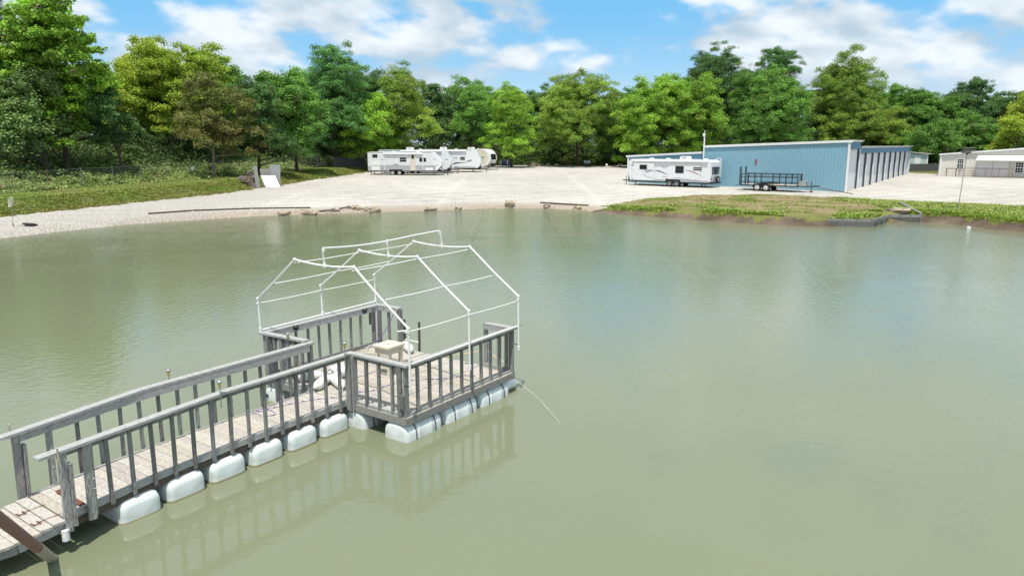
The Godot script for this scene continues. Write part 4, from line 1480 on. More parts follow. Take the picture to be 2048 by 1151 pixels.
# a ribbon of paint that stands 3 mm off the side
func swoosh(parent: Node, pts: Array, w: Array, z: float, m: Material) -> void:
	var poly := PackedVector2Array()
	var low := []
	for i in pts.size():
		poly.append(pts[i] + Vector2(0, w[i] * 0.5))
		low.append(pts[i] - Vector2(0, w[i] * 0.5))
	low.reverse()
	poly.append_array(PackedVector2Array(low))
	var st := prism(poly, z - 0.004, z + 0.004)
	st.generate_normals()
	piece(parent, "stripe", st.commit(), m)

func words(parent: Node, text: String, x: float, y: float, z: float, size: float, m: Material, basis := Basis()) -> void:
	var tm := TextMesh.new()
	tm.text = text
	var f := SystemFont.new()
	f.font_names = PackedStringArray(["Droid Sans"])
	f.font_weight = 700
	tm.font = f
	tm.font_size = 32
	tm.pixel_size = size / 32.0
	tm.depth = 0.006
	piece(parent, "lettering", tm, m, Transform3D(basis, Vector3(x, y, z)))

func roof_kit(t: Node, top: float, units: Array, zc: float) -> void:
	for q in units:
		if q[1] == "ac":
			var st := prism(PackedVector2Array([Vector2(q[0] - 0.48, top), Vector2(q[0] + 0.48, top), Vector2(q[0] + 0.46, top + 0.26), Vector2(q[0] + 0.36, top + 0.34), Vector2(q[0] - 0.38, top + 0.34), Vector2(q[0] - 0.47, top + 0.24)]), zc - 0.36, zc + 0.36)
			st.generate_normals()
			var a := piece(t, "roof_air_conditioner", st.commit(), M.white_paint)
			part(a, "grille", box(Vector3(0.5, 0.12, 0.012)), M.decal_grey, at(q[0], top + 0.18, zc + 0.364))
		else:
			var st := prism(PackedVector2Array([Vector2(q[0] - 0.22, top), Vector2(q[0] + 0.22, top), Vector2(q[0] + 0.2, top + 0.1), Vector2(q[0] - 0.1, top + 0.14)]), zc - 0.22, zc + 0.22)
			st.generate_normals()
			piece(t, "roof_vent", st.commit(), M.white_paint)

func hitch(t: Node, x: float, dirx: float, w: float, y: float, zc: float, tanks: bool) -> void:
	for s in [-1, 1]:
		piece(t, "hitch_frame", tube([Vector3(x - dirx * 0.3, y, zc + s * w * 0.35), Vector3(x + dirx * 1.25, y, zc + s * 0.04)], [0.05, 0.05], 6).commit(), M.black_steel)
	pipe(t, "tongue_jack", [Vector3(x + dirx * 1.12, 0.02, zc), Vector3(x + dirx * 1.12, y + 0.45, zc)], 0.035, M.black_steel, 8)
	piece(t, "jack_foot", box(Vector3(0.28, 0.04, 0.24)), M.black_steel, at(x + dirx * 1.12, 0.03, zc))
	piece(t, "coupler", box(Vector3(0.3, 0.1, 0.09)), M.black_steel, at(x + dirx * 1.38, y + 0.03, zc))
	if tanks:
		for s in [-1, 1]:
			var g := lathe([Vector2(0, 0.001), Vector2(0, 0.13), Vector2(0.04, 0.16), Vector2(0.42, 0.16), Vector2(0.5, 0.13), Vector2(0.54, 0.06), Vector2(0.6, 0.06), Vector2(0.6, 0.001)], 14)
			piece(t, "propane_tank", g, M.white_paint, Transform3D(Basis(Vector3(0, 0, 1), PI / 2), Vector3(x + dirx * 0.45, y + 0.05, zc + s * 0.19)))

func travel_trailer(label: String, x: float, z: float, turn: float, L: float, top: float, nose: Array, group: String) -> Node3D:
	var t := thing("travel_trailer", label, "travel trailer", Vector3(x, gy(x + 4.0, z), z), turn, group)
	var W := 2.4
	var y0 := 0.58
	var poly := [Vector2(0, y0), Vector2(L - 0.85, y0)]
	poly.append_array(nose)
	poly.append_array([Vector2(0.06, top), Vector2(0, top - 0.08)])
	piece(t, "body", prism_mesh(poly, -W, 0), M.trailer_white)
	piece(t, "chassis", box(Vector3(L - 0.6, 0.14, 1.7)), M.black, at(L * 0.5 - 0.1, y0 - 0.07, -W * 0.5))
	piece(t, "roof_edge", box(Vector3(L - 1.4, 0.06, 0.05)), M.white_paint, at(L * 0.5 - 0.65, top - 0.03, 0.02))
	for s in [0.35, L - 1.2]:
		for zz in [-0.25, -W + 0.25]:
			piece(t, "stabiliser", box(Vector3(0.08, y0 - 0.12, 0.06)), M.black_steel, at(s, (y0 - 0.12) * 0.5 + 0.02, zz))
	return t

func build_trailers() -> void:
	var grp := "travel trailers parked on the gravel lot"
	# 1: the front one on the left
	var nose := [Vector2(9.05, 0.62), Vector2(9.72, 1.32), Vector2(9.62, 1.75), Vector2(8.75, 2.82), Vector2(8.5, 2.98)]
	var t := travel_trailer("white travel trailer with a cream door, nearest of the left row on the lot", -18.9, -97.0, -0.03, 9.75, 3.0, nose, grp)
	panel(t, "lower_band", 0.02, 8.9, 0.60, 1.20, 0.005, 0.012, M.trailer_grey)
	for i in 5:
		panel(t, "siding_rib", 0.03, 8.55, 1.45 + i * 0.26, 1.465 + i * 0.26, 0.004, 0.012, M.decal_grey)
	panel(t, "band_stripe", 0.4, 9.3, 1.24, 1.30, 0.008, 0.014, M.decal_grey)
	window(t, 0.63, 1.30, 2.27, 2.70, 0.01, "", M.white_paint)
	window(t, 4.22, 5.08, 1.74, 2.28, 0.01, "h", M.white_paint)
	window(t, 6.78, 7.18, 1.74, 2.26, 0.01, "", M.white_paint)
	window(t, 7.33, 7.68, 1.74, 2.26, 0.01, "", M.white_paint)
	var door := panel(t, "door", 5.6, 6.25, 0.62, 2.70, 0.012, 0.03, M.cream)
	part(door, "door_window", box(Vector3(0.28, 0.52, 0.02)), M.glass, at(0, 0.70, 0.012))
	part(door, "door_handle", box(Vector3(0.05, 0.12, 0.03)), M.black, at(-0.25, -0.05, 0.02))
	for q in [[0.45, 1.58, 1.28, 1.86], [0.45, 1.58, 0.66, 1.18], [7.55, 8.55, 0.66, 0.98]]:
		panel(t, "storage_hatch", q[0], q[1], q[2], q[3], 0.012, 0.02, M.white_paint)
	pipe(t, "awning", [Vector3(2.1, 2.78, 0.12), Vector3(7.2, 2.78, 0.12)], 0.09, M.white_paint, 10)
	for a in [2.2, 7.25]:
		panel(t, "awning_arm", a - 0.04, a + 0.04, 0.7, 2.8, 0.03, 0.05, M.white_paint)
	swoosh(t, [Vector2(3.3, 1.36), Vector2(3.7, 1.40), Vector2(4.1, 1.32)], [0.02, 0.10, 0.02], 0.01, M.decal_blue)
	swoosh(t, [Vector2(1.62, 1.98), Vector2(1.88, 2.02), Vector2(2.12, 1.99), Vector2(2.38, 2.03)], [0.02, 0.08, 0.05, 0.01], 0.006, M.decal_grey)
	roof_kit(t, 3.0, [[3.2, "vent"], [6.4, "vent"]], -1.2)
	for x in [3.22, 4.10]:
		wheel(t, x, 0.0 - 0.14, 0.335, 1.0, M.white_paint)
		wheel(t, x, -2.26, 0.335, -1.0, M.white_paint)
	panel(t, "wheel_arch", 2.8, 4.55, 0.58, 0.76, 0.008, 0.016, M.black)
	hitch(t, 9.2, 1.0, 2.4, 0.5, -1.2, true)
	swoosh(t, [Vector2(8.62, 2.03), Vector2(8.78, 2.07), Vector2(8.92, 2.04), Vector2(9.07, 2.08)], [0.02, 0.08, 0.05, 0.01], 0.004, M.decal_blue)
	# 2: behind it
	nose = [Vector2(9.35, 0.62), Vector2(9.95, 1.35), Vector2(9.85, 1.8), Vector2(9.15, 3.0), Vector2(8.85, 3.18)]
	t = travel_trailer("white travel trailer hidden behind the front one, only its roof and sloping nose showing", -18.2, -101.2, -0.03, 10.0, 3.2, nose, grp)
	roof_kit(t, 3.2, [[4.2, "ac"], [5.6, "vent"], [9.0, "vent"]], -0.9)
	pipe(t, "roof_aerial", [Vector3(6.3, 3.2, -1.0), Vector3(6.25, 3.75, -1.0)], 0.015, M.white_paint, 6)
	pipe(t, "awning", [Vector3(3.0, 3.02, 0.12), Vector3(8.6, 3.02, 0.12)], 0.09, M.white_paint, 10)
	swoosh(t, [Vector2(9.05, 1.88), Vector2(9.22, 1.92), Vector2(9.38, 1.89), Vector2(9.55, 1.93)], [0.02, 0.08, 0.05, 0.01], 0.006, M.decal_dark)
	window(t, 6.9, 7.7, 1.9, 2.4, 0.01, "v", M.white_paint)
	for x in [4.1, 5.0]:
		wheel(t, x, -0.14, 0.335, 1.0, M.white_paint)
		wheel(t, x, -2.26, 0.335, -1.0, M.white_paint)
	hitch(t, 9.5, 1.0, 2.4, 0.5, -1.2, true)
	# 3: the one with the bird and blue flash
	nose = [Vector2(8.55, 0.62), Vector2(9.05, 1.30), Vector2(8.95, 1.75), Vector2(8.45, 3.0), Vector2(8.2, 3.16)]
	t = travel_trailer("white travel trailer with a blue and red flash, third of the left row", -13.4, -105.3, -0.03, 9.0, 3.18, nose, grp)
	roof_kit(t, 3.18, [[3.6, "ac"], [5.4, "vent"]], -0.9)
	pipe(t, "awning", [Vector3(2.5, 2.98, 0.12), Vector3(6.9, 2.98, 0.12)], 0.09, M.white_paint, 10)
	panel(t, "awning_arm", 5.08, 5.14, 0.7, 3.0, 0.03, 0.05, M.white_paint)
	window(t, 6.05, 6.72, 1.72, 2.14, 0.01, "h", M.white_paint)
	words(t, "EAGLE", 5.35, 2.0, 0.006, 0.22, M.decal_dark)
	swoosh(t, [Vector2(4.4, 2.0), Vector2(4.6, 2.2), Vector2(4.85, 2.1), Vector2(4.75, 1.95)], [0.02, 0.12, 0.16, 0.03], 0.01, M.decal_blue)
	swoosh(t, [Vector2(4.6, 1.0), Vector2(5.0, 1.12), Vector2(5.5, 1.30), Vector2(6.2, 1.33), Vector2(7.6, 1.48)], [0.03, 0.2, 0.22, 0.08, 0.01], 0.01, M.decal_blue)
	swoosh(t, [Vector2(6.9, 1.55), Vector2(7.3, 1.62), Vector2(7.65, 1.68)], [0.01, 0.10, 0.2], 0.012, M.decal_red)
	panel(t, "lower_band", 4.2, 8.2, 0.60, 0.78, 0.005, 0.012, M.trailer_grey)
	for q in [[6.3, 7.4, 0.85, 1.25], [4.6, 5.6, 0.82, 1.1]]:
		panel(t, "storage_hatch", q[0], q[1], q[2], q[3], 0.008, 0.012, M.white_paint)
	for x in [3.2, 4.1]:
		wheel(t, x, -0.14, 0.335, 1.0, M.white_paint)
		wheel(t, x, -2.26, 0.335, -1.0, M.white_paint)
	hitch(t, 8.6, 1.0, 2.4, 0.5, -1.2, true)
	# 4: rounded little camper at the back of the row
	var c := thing("rounded_camper", "cream camper with a rounded nose and dark front window, last of the left row", "camper", Vector3(-8.2, gy(-5, -114.5), -114.5), -0.42)
	var poly := [Vector2(0, 0.55), Vector2(4.6, 0.55), Vector2(5.0, 0.9), Vector2(5.35, 1.6), Vector2(5.25, 2.2), Vector2(4.9, 2.7), Vector2(4.4, 2.98), Vector2(3.4, 3.08), Vector2(0.3, 3.0), Vector2(0, 2.8)]
	piece(c, "body", prism_mesh(poly, -2.3, 0), M.cream)
	var cap := [Vector2(4.42, 0.62), Vector2(4.66, 0.62), Vector2(5.06, 0.92), Vector2(5.41, 1.6), Vector2(5.31, 2.22), Vector2(4.95, 2.74), Vector2(4.42, 3.04), Vector2(3.4, 3.13), Vector2(3.4, 3.0), Vector2(4.3, 2.9), Vector2(4.75, 2.5), Vector2(5.0, 1.7), Vector2(4.8, 1.1)]
	piece(c, "front_cap", prism_mesh(cap, -2.32, 0.02), M.white_paint)
	piece(c, "front_window", box(Vector3(0.05, 0.85, 1.7)), M.glass, Transform3D(Basis(Vector3(0, 0, 1), 0.16), Vector3(5.36, 1.95, -1.15)))
	window(c, 2.9, 3.25, 2.05, 2.35, 0.01, "", M.white_paint)
	panel(c, "storage_hatch", 3.6, 4.05, 0.75, 1.3, 0.012, 0.014, M.decal_grey)
	panel(c, "name_plate", 3.75, 4.35, 1.7, 2.0, 0.012, 0.012, M.decal_grey)
	pipe(c, "awning", [Vector3(0.6, 2.85, 0.1), Vector3(3.4, 2.85, 0.1)], 0.08, M.decal_grey, 8)
	roof_kit(c, 3.05, [[1.6, "ac"], [2.8, "vent"]], -1.1)
	for x in [1.6, 2.4]:
		wheel(c, x, -0.14, 0.33, 1.0, M.steel)
		wheel(c, x, -2.16, 0.33, -1.0, M.steel)
	hitch(c, 4.9, 1.0, 2.3, 0.45, -1.15, false)
	piece(c, "battery_box", box(Vector3(0.5, 0.4, 0.5)), M.black, at(5.3, 0.75, -1.15))
	# 5: the one in front of the blue building, hitch to the left
	var L := 9.1
	var r := thing("travel_trailer", "white travel trailer with grey and red swooshes and a rear ladder, beside the blue building", "travel trailer", Vector3(12.35, gy(15, -76), -78.0), deg_to_rad(-39.0), grp)
	var top := 2.72
	poly = [Vector2(0.12, 0.62), Vector2(0.3, 0.52), Vector2(L - 0.25, 0.52), Vector2(L, 0.62), Vector2(L + 0.08, 1.2), Vector2(L + 0.02, top - 0.22), Vector2(L - 0.25, top), Vector2(0.25, top), Vector2(0.0, top - 0.2), Vector2(-0.05, 1.5)]
	piece(r, "body", prism_mesh(poly, -2.25, 0), M.trailer_white)
	panel(r, "lower_band", 0.3, L - 0.15, 0.53, 0.72, 0.006, 0.014, M.trailer_grey)
	piece(r, "chassis", box(Vector3(L - 0.4, 0.14, 1.6)), M.black, at(L * 0.5, 0.45, -1.12))
	piece(r, "slide_out", box(Vector3(2.35, 1.72, 0.22)), M.trailer_white, at(1.88, 1.46, 0.11))
	piece(r, "slide_out", box(Vector3(3.4, 1.55, 0.04)), M.trailer_white, at(6.35, 1.55, 0.02))
	pipe(r, "awning", [Vector3(0.4, top - 0.16, 0.1), Vector3(L - 0.25, top - 0.16, 0.1)], 0.085, M.white_paint, 10)
	window(r, 1.42, 2.22, 1.72, 2.14, 0.225, "", M.decal_dark)
	window(r, 5.40, 6.26, 1.42, 2.06, 0.045, "h", M.decal_dark)
	window(r, 7.32, 8.22, 1.72, 2.0, 0.045, "h", M.white_paint)
	swoosh(r, [Vector2(1.9, 1.5), Vector2(2.2, 1.62), Vector2(2.65, 1.62), Vector2(3.06, 1.56)], [0.02, 0.05, 0.09, 0.02], 0.226, M.decal_dark)
	swoosh(r, [Vector2(2.0, 1.42), Vector2(2.25, 1.45), Vector2(2.7, 1.48)], [0.01, 0.18, 0.02], 0.227, M.decal_grey)
	swoosh(r, [Vector2(1.7, 1.55), Vector2(1.85, 1.2), Vector2(2.3, 0.95), Vector2(3.0, 0.80)], [0.02, 0.05, 0.06, 0.02], 0.226, M.decal_grey)
	swoosh(r, [Vector2(3.08, 1.58), Vector2(3.5, 1.56), Vector2(4.0, 1.40), Vector2(4.55, 1.18)], [0.05, 0.11, 0.09, 0.01], 0.006, M.decal_dark)
	swoosh(r, [Vector2(6.42, 1.7), Vector2(6.9, 1.66), Vector2(7.5, 1.46), Vector2(8.3, 1.16)], [0.02, 0.06, 0.08, 0.01], 0.046, M.decal_red)
	swoosh(r, [Vector2(4.9, 0.86), Vector2(5.8, 0.92), Vector2(7.1, 0.78)], [0.01, 0.05, 0.01], 0.046, M.decal_grey)
	for s in [-1, 1]:
		swoosh(r, [Vector2(4.12 + s * 0.04, 1.88), Vector2(4.12 + s * 0.2, 1.98), Vector2(4.12 + s * 0.4, 2.06)], [0.12, 0.09, 0.02], 0.006, M.decal_grey)
	swoosh(r, [Vector2(0.28, 1.75), Vector2(0.42, 1.62), Vector2(0.40, 1.38)], [0.02, 0.16, 0.02], 0.006, M.decal_red)
	for s in [-1, 1]:
		swoosh(r, [Vector2(0.34 + s * 0.03, 2.0), Vector2(0.34 + s * 0.15, 2.1)], [0.08, 0.02], 0.006, M.decal_grey)
	swoosh(r, [Vector2(3.85, 0.98), Vector2(4.08, 1.02), Vector2(4.32, 0.99), Vector2(4.55, 1.03)], [0.02, 0.08, 0.05, 0.01], 0.006, M.decal_grey)
	roof_kit(r, top, [[2.1, "vent"], [4.0, "vent"], [5.95, "ac"], [8.1, "vent"]], -1.0)
	# rear: window, ladder, spare wheel, lamps, bumper
	var rx := L + 0.07
	for q in [[-1.12, 0.95, 1.55, 0.75], [-0.42, 0.26, 1.55, 0.75], [-1.82, 0.26, 1.55, 0.75]]:
		piece(r, "rear_window", box(Vector3(0.03, q[3], q[1] if q[1] < 0.5 else 0.92)), M.glass, at(rx, q[2] + 0.12, q[0]))
	for zz in [-1.95, -2.2]:
		pipe(r, "ladder_rail", [Vector3(rx + 0.08, 0.95, zz), Vector3(rx + 0.08, top + 0.02, zz), Vector3(rx - 0.05, top + 0.16, zz), Vector3(rx - 0.45, top + 0.12, zz)], 0.02, M.white_paint, 8)
	for k in 6:
		pipe(r, "ladder_rung", [Vector3(rx + 0.08, 1.05 + k * 0.27, -1.95), Vector3(rx + 0.08, 1.05 + k * 0.27, -2.2)], 0.018, M.white_paint, 6)
	var sp := piece(r, "spare_wheel", lathe([Vector2(-0.1, 0.2), Vector2(-0.1, 0.3), Vector2(-0.06, 0.34), Vector2(0.06, 0.34), Vector2(0.1, 0.3), Vector2(0.1, 0.2), Vector2(0.03, 0.19), Vector2(0.03, 0.001)], 18), M.rubber, at(rx + 0.2, 0.82, -1.25))
	part(sp, "rim", lathe([Vector2(0.035, 0.2), Vector2(0.08, 0.19), Vector2(0.05, 0.1), Vector2(0.09, 0.06), Vector2(0.09, 0.001)], 14), M.white_paint)
	piece(r, "bumper", box(Vector3(0.1, 0.1, 2.2)), M.black_steel, at(rx + 0.1, 0.46, -1.12))
	for zz in [-0.14, -2.1]:
		piece(r, "tail_lamp", box(Vector3(0.04, 0.14, 0.12)), M.red, at(rx + 0.01, 0.88, zz))
	for x in [4.72, 5.52]:
		wheel(r, x, -0.12, 0.345, 1.0, M.steel)
		wheel(r, x, -2.12, 0.345, -1.0, M.steel)
	panel(r, "wheel_arch", 4.3, 5.95, 0.5, 0.8, 0.01, 0.02, M.black)
	for s in [0.7, L - 0.6]:
		piece(r, "stabiliser", box(Vector3(0.08, 0.4, 0.06)), M.black_steel, at(s, 0.22, -0.3))
	hitch(r, 0.2, -1.0, 2.2, 0.46, -1.12, false)
	piece(r, "battery_box", box(Vector3(0.4, 0.35, 0.4)), M.black, at(-0.3, 0.68, -1.0))

func build_utility_trailer() -> void:
	var x := 21.5
	var z := -69.4
	var t := thing("utility_trailer", "black open utility trailer with raised loading ramps, parked along the blue wall", "utility trailer", Vector3(x, gy(x + 2, z + 1.5), z), deg_to_rad(-35.6))
	var L := 5.1
	var W := 2.0
	var fy := 0.52
	for zz in [0.0, -W]:
		piece(t, "side_beam", box(Vector3(L, 0.1, 0.06)), M.black_steel, at(L * 0.5, fy, zz))
	for xx in [0.0, L]:
		piece(t, "end_beam", box(Vector3(0.06, 0.1, W)), M.black_steel, at(xx, fy, -W * 0.5))
	for i in 13:
		piece(t, "floor_plank", box(Vector3(L - 0.1, 0.035, 0.135), tone(0.8, 1.1)), M.board, at(L * 0.5, fy + 0.045, -0.14 - i * 0.145))
	var rails := [1.05, 1.52]
	for zz in [0.03, -W - 0.03]:
		for xx in [0.12, 0.75, 1.35, 3.05, 4.2, L - 0.05]:
			if zz > 0 and (xx == 1.35 or xx == L - 0.05):
				continue
			piece(t, "rail_post", box(Vector3(0.085, 1.05, 0.06)), M.black_steel, at(xx, fy + 0.52, zz))
		for y in [0.78, 1.28, 1.56]:
			piece(t, "side_rail", box(Vector3(L, 0.055, 0.05)), M.black_steel, at(L * 0.5, y, zz))
	for y in [0.78, 1.05, 1.3, 1.56]:
		piece(t, "front_rail", box(Vector3(0.05, 0.055, W)), M.black_steel, at(L, y, -W * 0.5))
	for zz in [-0.5, -1.5]:
		piece(t, "rail_post", box(Vector3(0.05, 1.05, 0.05)), M.black_steel, at(L, fy + 0.52, zz))
	# ramps standing upright at the tail
	for zz in [-0.22, -1.72]:
		var rp := piece(t, "ramp", box(Vector3(0.06, 1.65, 0.05)), M.black_steel, at(-0.06, fy + 0.85, zz - 0.16))
		part(rp, "ramp_side", box(Vector3(0.06, 1.65, 0.05)), M.black_steel, at(0, 0, 0.34))
		for k in 9:
			part(rp, "ramp_rung", box(Vector3(0.05, 0.045, 0.32)), M.black_steel, at(0, -0.75 + k * 0.185, 0.17))
		piece(t, "ramp_brace", tube([Vector3(-0.04, fy + 0.5, zz), Vector3(0.55, fy + 0.02, zz)], [0.025, 0.025], 6).commit(), M.black_steel)
		piece(t, "ramp_lip", box(Vector3(0.4, 0.04, 0.36)), M.black_steel, Transform3D(Basis(Vector3(0, 0, 1), 0.25), Vector3(-0.28, fy - 0.02, zz + 0.02)))
	# wheels and mudguards
	for xx in [1.72, 2.52]:
		wheel(t, xx, 0.22, 0.36, 1.0, M.white_paint)
		wheel(t, xx, -W - 0.22, 0.36, -1.0, M.white_paint)
	for zz in [0.22, -W - 0.22]:
		for xx in [1.72, 2.52]:
			var arc := PackedVector2Array()
			for k in 11:
				var a := PI * (k / 10.0)
				arc.append(Vector2(xx + cos(a) * 0.43, 0.36 + sin(a) * 0.43))
			for k in 11:
				var a := PI * (1.0 - k / 10.0)
				arc.append(Vector2(xx + cos(a) * 0.46, 0.36 + sin(a) * 0.46))
			var st := prism(arc, zz - 0.13, zz + 0.13)
			st.generate_normals()
			piece(t, "mudguard", st.commit(), M.black_steel)
		piece(t, "mudguard_web", box(Vector3(0.5, 0.22, 0.02)), M.black_steel, at(2.12, 0.66, zz - 0.1))
	piece(t, "side_box", box(Vector3(0.2, 0.12, 0.1)), M.galv, at(3.5, fy - 0.1, 0.05))
	for s in [-1, 1]:
		piece(t, "hitch_frame", tube([Vector3(L - 0.1, fy - 0.02, -W * 0.5 + s * 0.75), Vector3(L + 1.3, fy - 0.02, -W * 0.5 + s * 0.04)], [0.05, 0.05], 6).commit(), M.black_steel)
	var tb := piece(t, "tool_box", box(Vector3(0.62, 0.38, 1.0)), M.galv, at(L + 0.42, fy + 0.22, -W * 0.5))
	part(tb, "lid", box(Vector3(0.66, 0.04, 1.04)), M.galv, at(0, 0.212, 0))
	pipe(t, "tongue_jack", [Vector3(L + 1.1, 0.04, -W * 0.5), Vector3(L + 1.1, 0.95, -W * 0.5)], 0.035, M.black_steel, 8)
	piece(t, "jack_foot", box(Vector3(0.26, 0.1, 0.26)), M.rust, at(L + 1.1, 0.06, -W * 0.5))
	piece(t, "coupler", box(Vector3(0.45, 0.12, 0.12)), M.black_steel, at(L + 1.5, fy + 0.03, -W * 0.5))
	pipe(t, "safety_chain", [Vector3(L + 1.6, fy, -W * 0.5), Vector3(L + 1.85, fy + 0.1, -W * 0.5 - 0.1)], 0.02, M.black_steel, 6)
	# steel bar lying with one end on the coupler
	var d := Vector3(0.813, 0, 0.582)
	var p0 := Vector3(x, 0, z) + d * (L + 1.7) + Vector3(0.58, 0, -0.81)
	p0.y = gy(p0.x, p0.z) + 0.45
	var p1 := p0 + d * 2.0 + Vector3(1.0, 0, 0.0)
	p1.y = gy(p1.x, p1.z) + 0.04
	var bar := thing("steel_bar", "rusty steel bar resting with one end on the utility trailer hitch", "bar", Vector3(p1.x, 0, p1.z))
	pipe(bar, "bar", [p0 - bar.position, p1 - bar.position], 0.035, M.rust, 8)

# ------------------------------------------------------------------ buildings
# a sheet of ribbed metal from a to b (x,z), standing on y0, its top running from ya to yb
func ribbed(a: Vector2, b: Vector2, y0: float, ya: float, yb: float, out: Vector2, step := 0.31, deep := 0.035) -> ArrayMesh:
	var v := PackedVector3Array()
	var st := SurfaceTool.new()
	st.begin(Mesh.PRIMITIVE_TRIANGLES)
	st.set_smooth_group(-1)
	var L := a.distance_to(b)
	var n := int(L / step)
	var xs := [0.0]
	var ds := [0.0]
	for i in n:
		var c := (i + 0.5) * L / n
		for q in [[-0.06, 0.0], [-0.03, deep], [0.03, deep], [0.06, 0.0]]:
			xs.append(c + q[0])
			ds.append(q[1])
	xs.append(L)
	ds.append(0.0)
	var flip := (b - a).cross(out) > 0
	for i in xs.size() - 1:
		var q := []
		for k in [i, i + 1]:
			var f: float = xs[k] / L
			var p: Vector2 = a.lerp(b, f) + out * (ds[k] as float)
			q.append(Vector3(p.x, y0, p.y))
			q.append(Vector3(p.x, lerpf(ya, yb, f), p.y))
		var o := [0, 1, 3, 0, 3, 2] if not flip else [0, 3, 1, 0, 2, 3]
		for j in o:
			st.add_vertex(q[j])
	st.generate_normals()
	return st.commit()

func bar2(parent: Node, called: String, a: Vector3, b: Vector3, wide: float, high: float, m: Material) -> MeshInstance3D:
	return beam(parent, called, a, b, wide, high, m)

func quad(a: Vector3, b: Vector3, c: Vector3, d: Vector3, thick: float) -> ArrayMesh:
	# a slab with its top through a,b,c,d
	var st := SurfaceTool.new()
	st.begin(Mesh.PRIMITIVE_TRIANGLES)
	st.set_smooth_group(-1)
	var dn := Vector3(0, -thick, 0)
	var t := [a, b, c, d]
	var w := [a + dn, b + dn, c + dn, d + dn]
	var flip := (b - a).cross(c - a).y > 0
	var f := [[t[0], t[1], t[2], t[3]], [w[3], w[2], w[1], w[0]]]
	for i in 4:
		var k := (i + 1) % 4
		f.append([t[k], t[i], w[i], w[k]])
	for q in f:
		var o := [0, 2, 1, 0, 3, 2] if flip else [0, 1, 2, 0, 2, 3]
		for j in o:
			st.add_vertex(q[j])
	st.generate_normals()
	return st.commit()

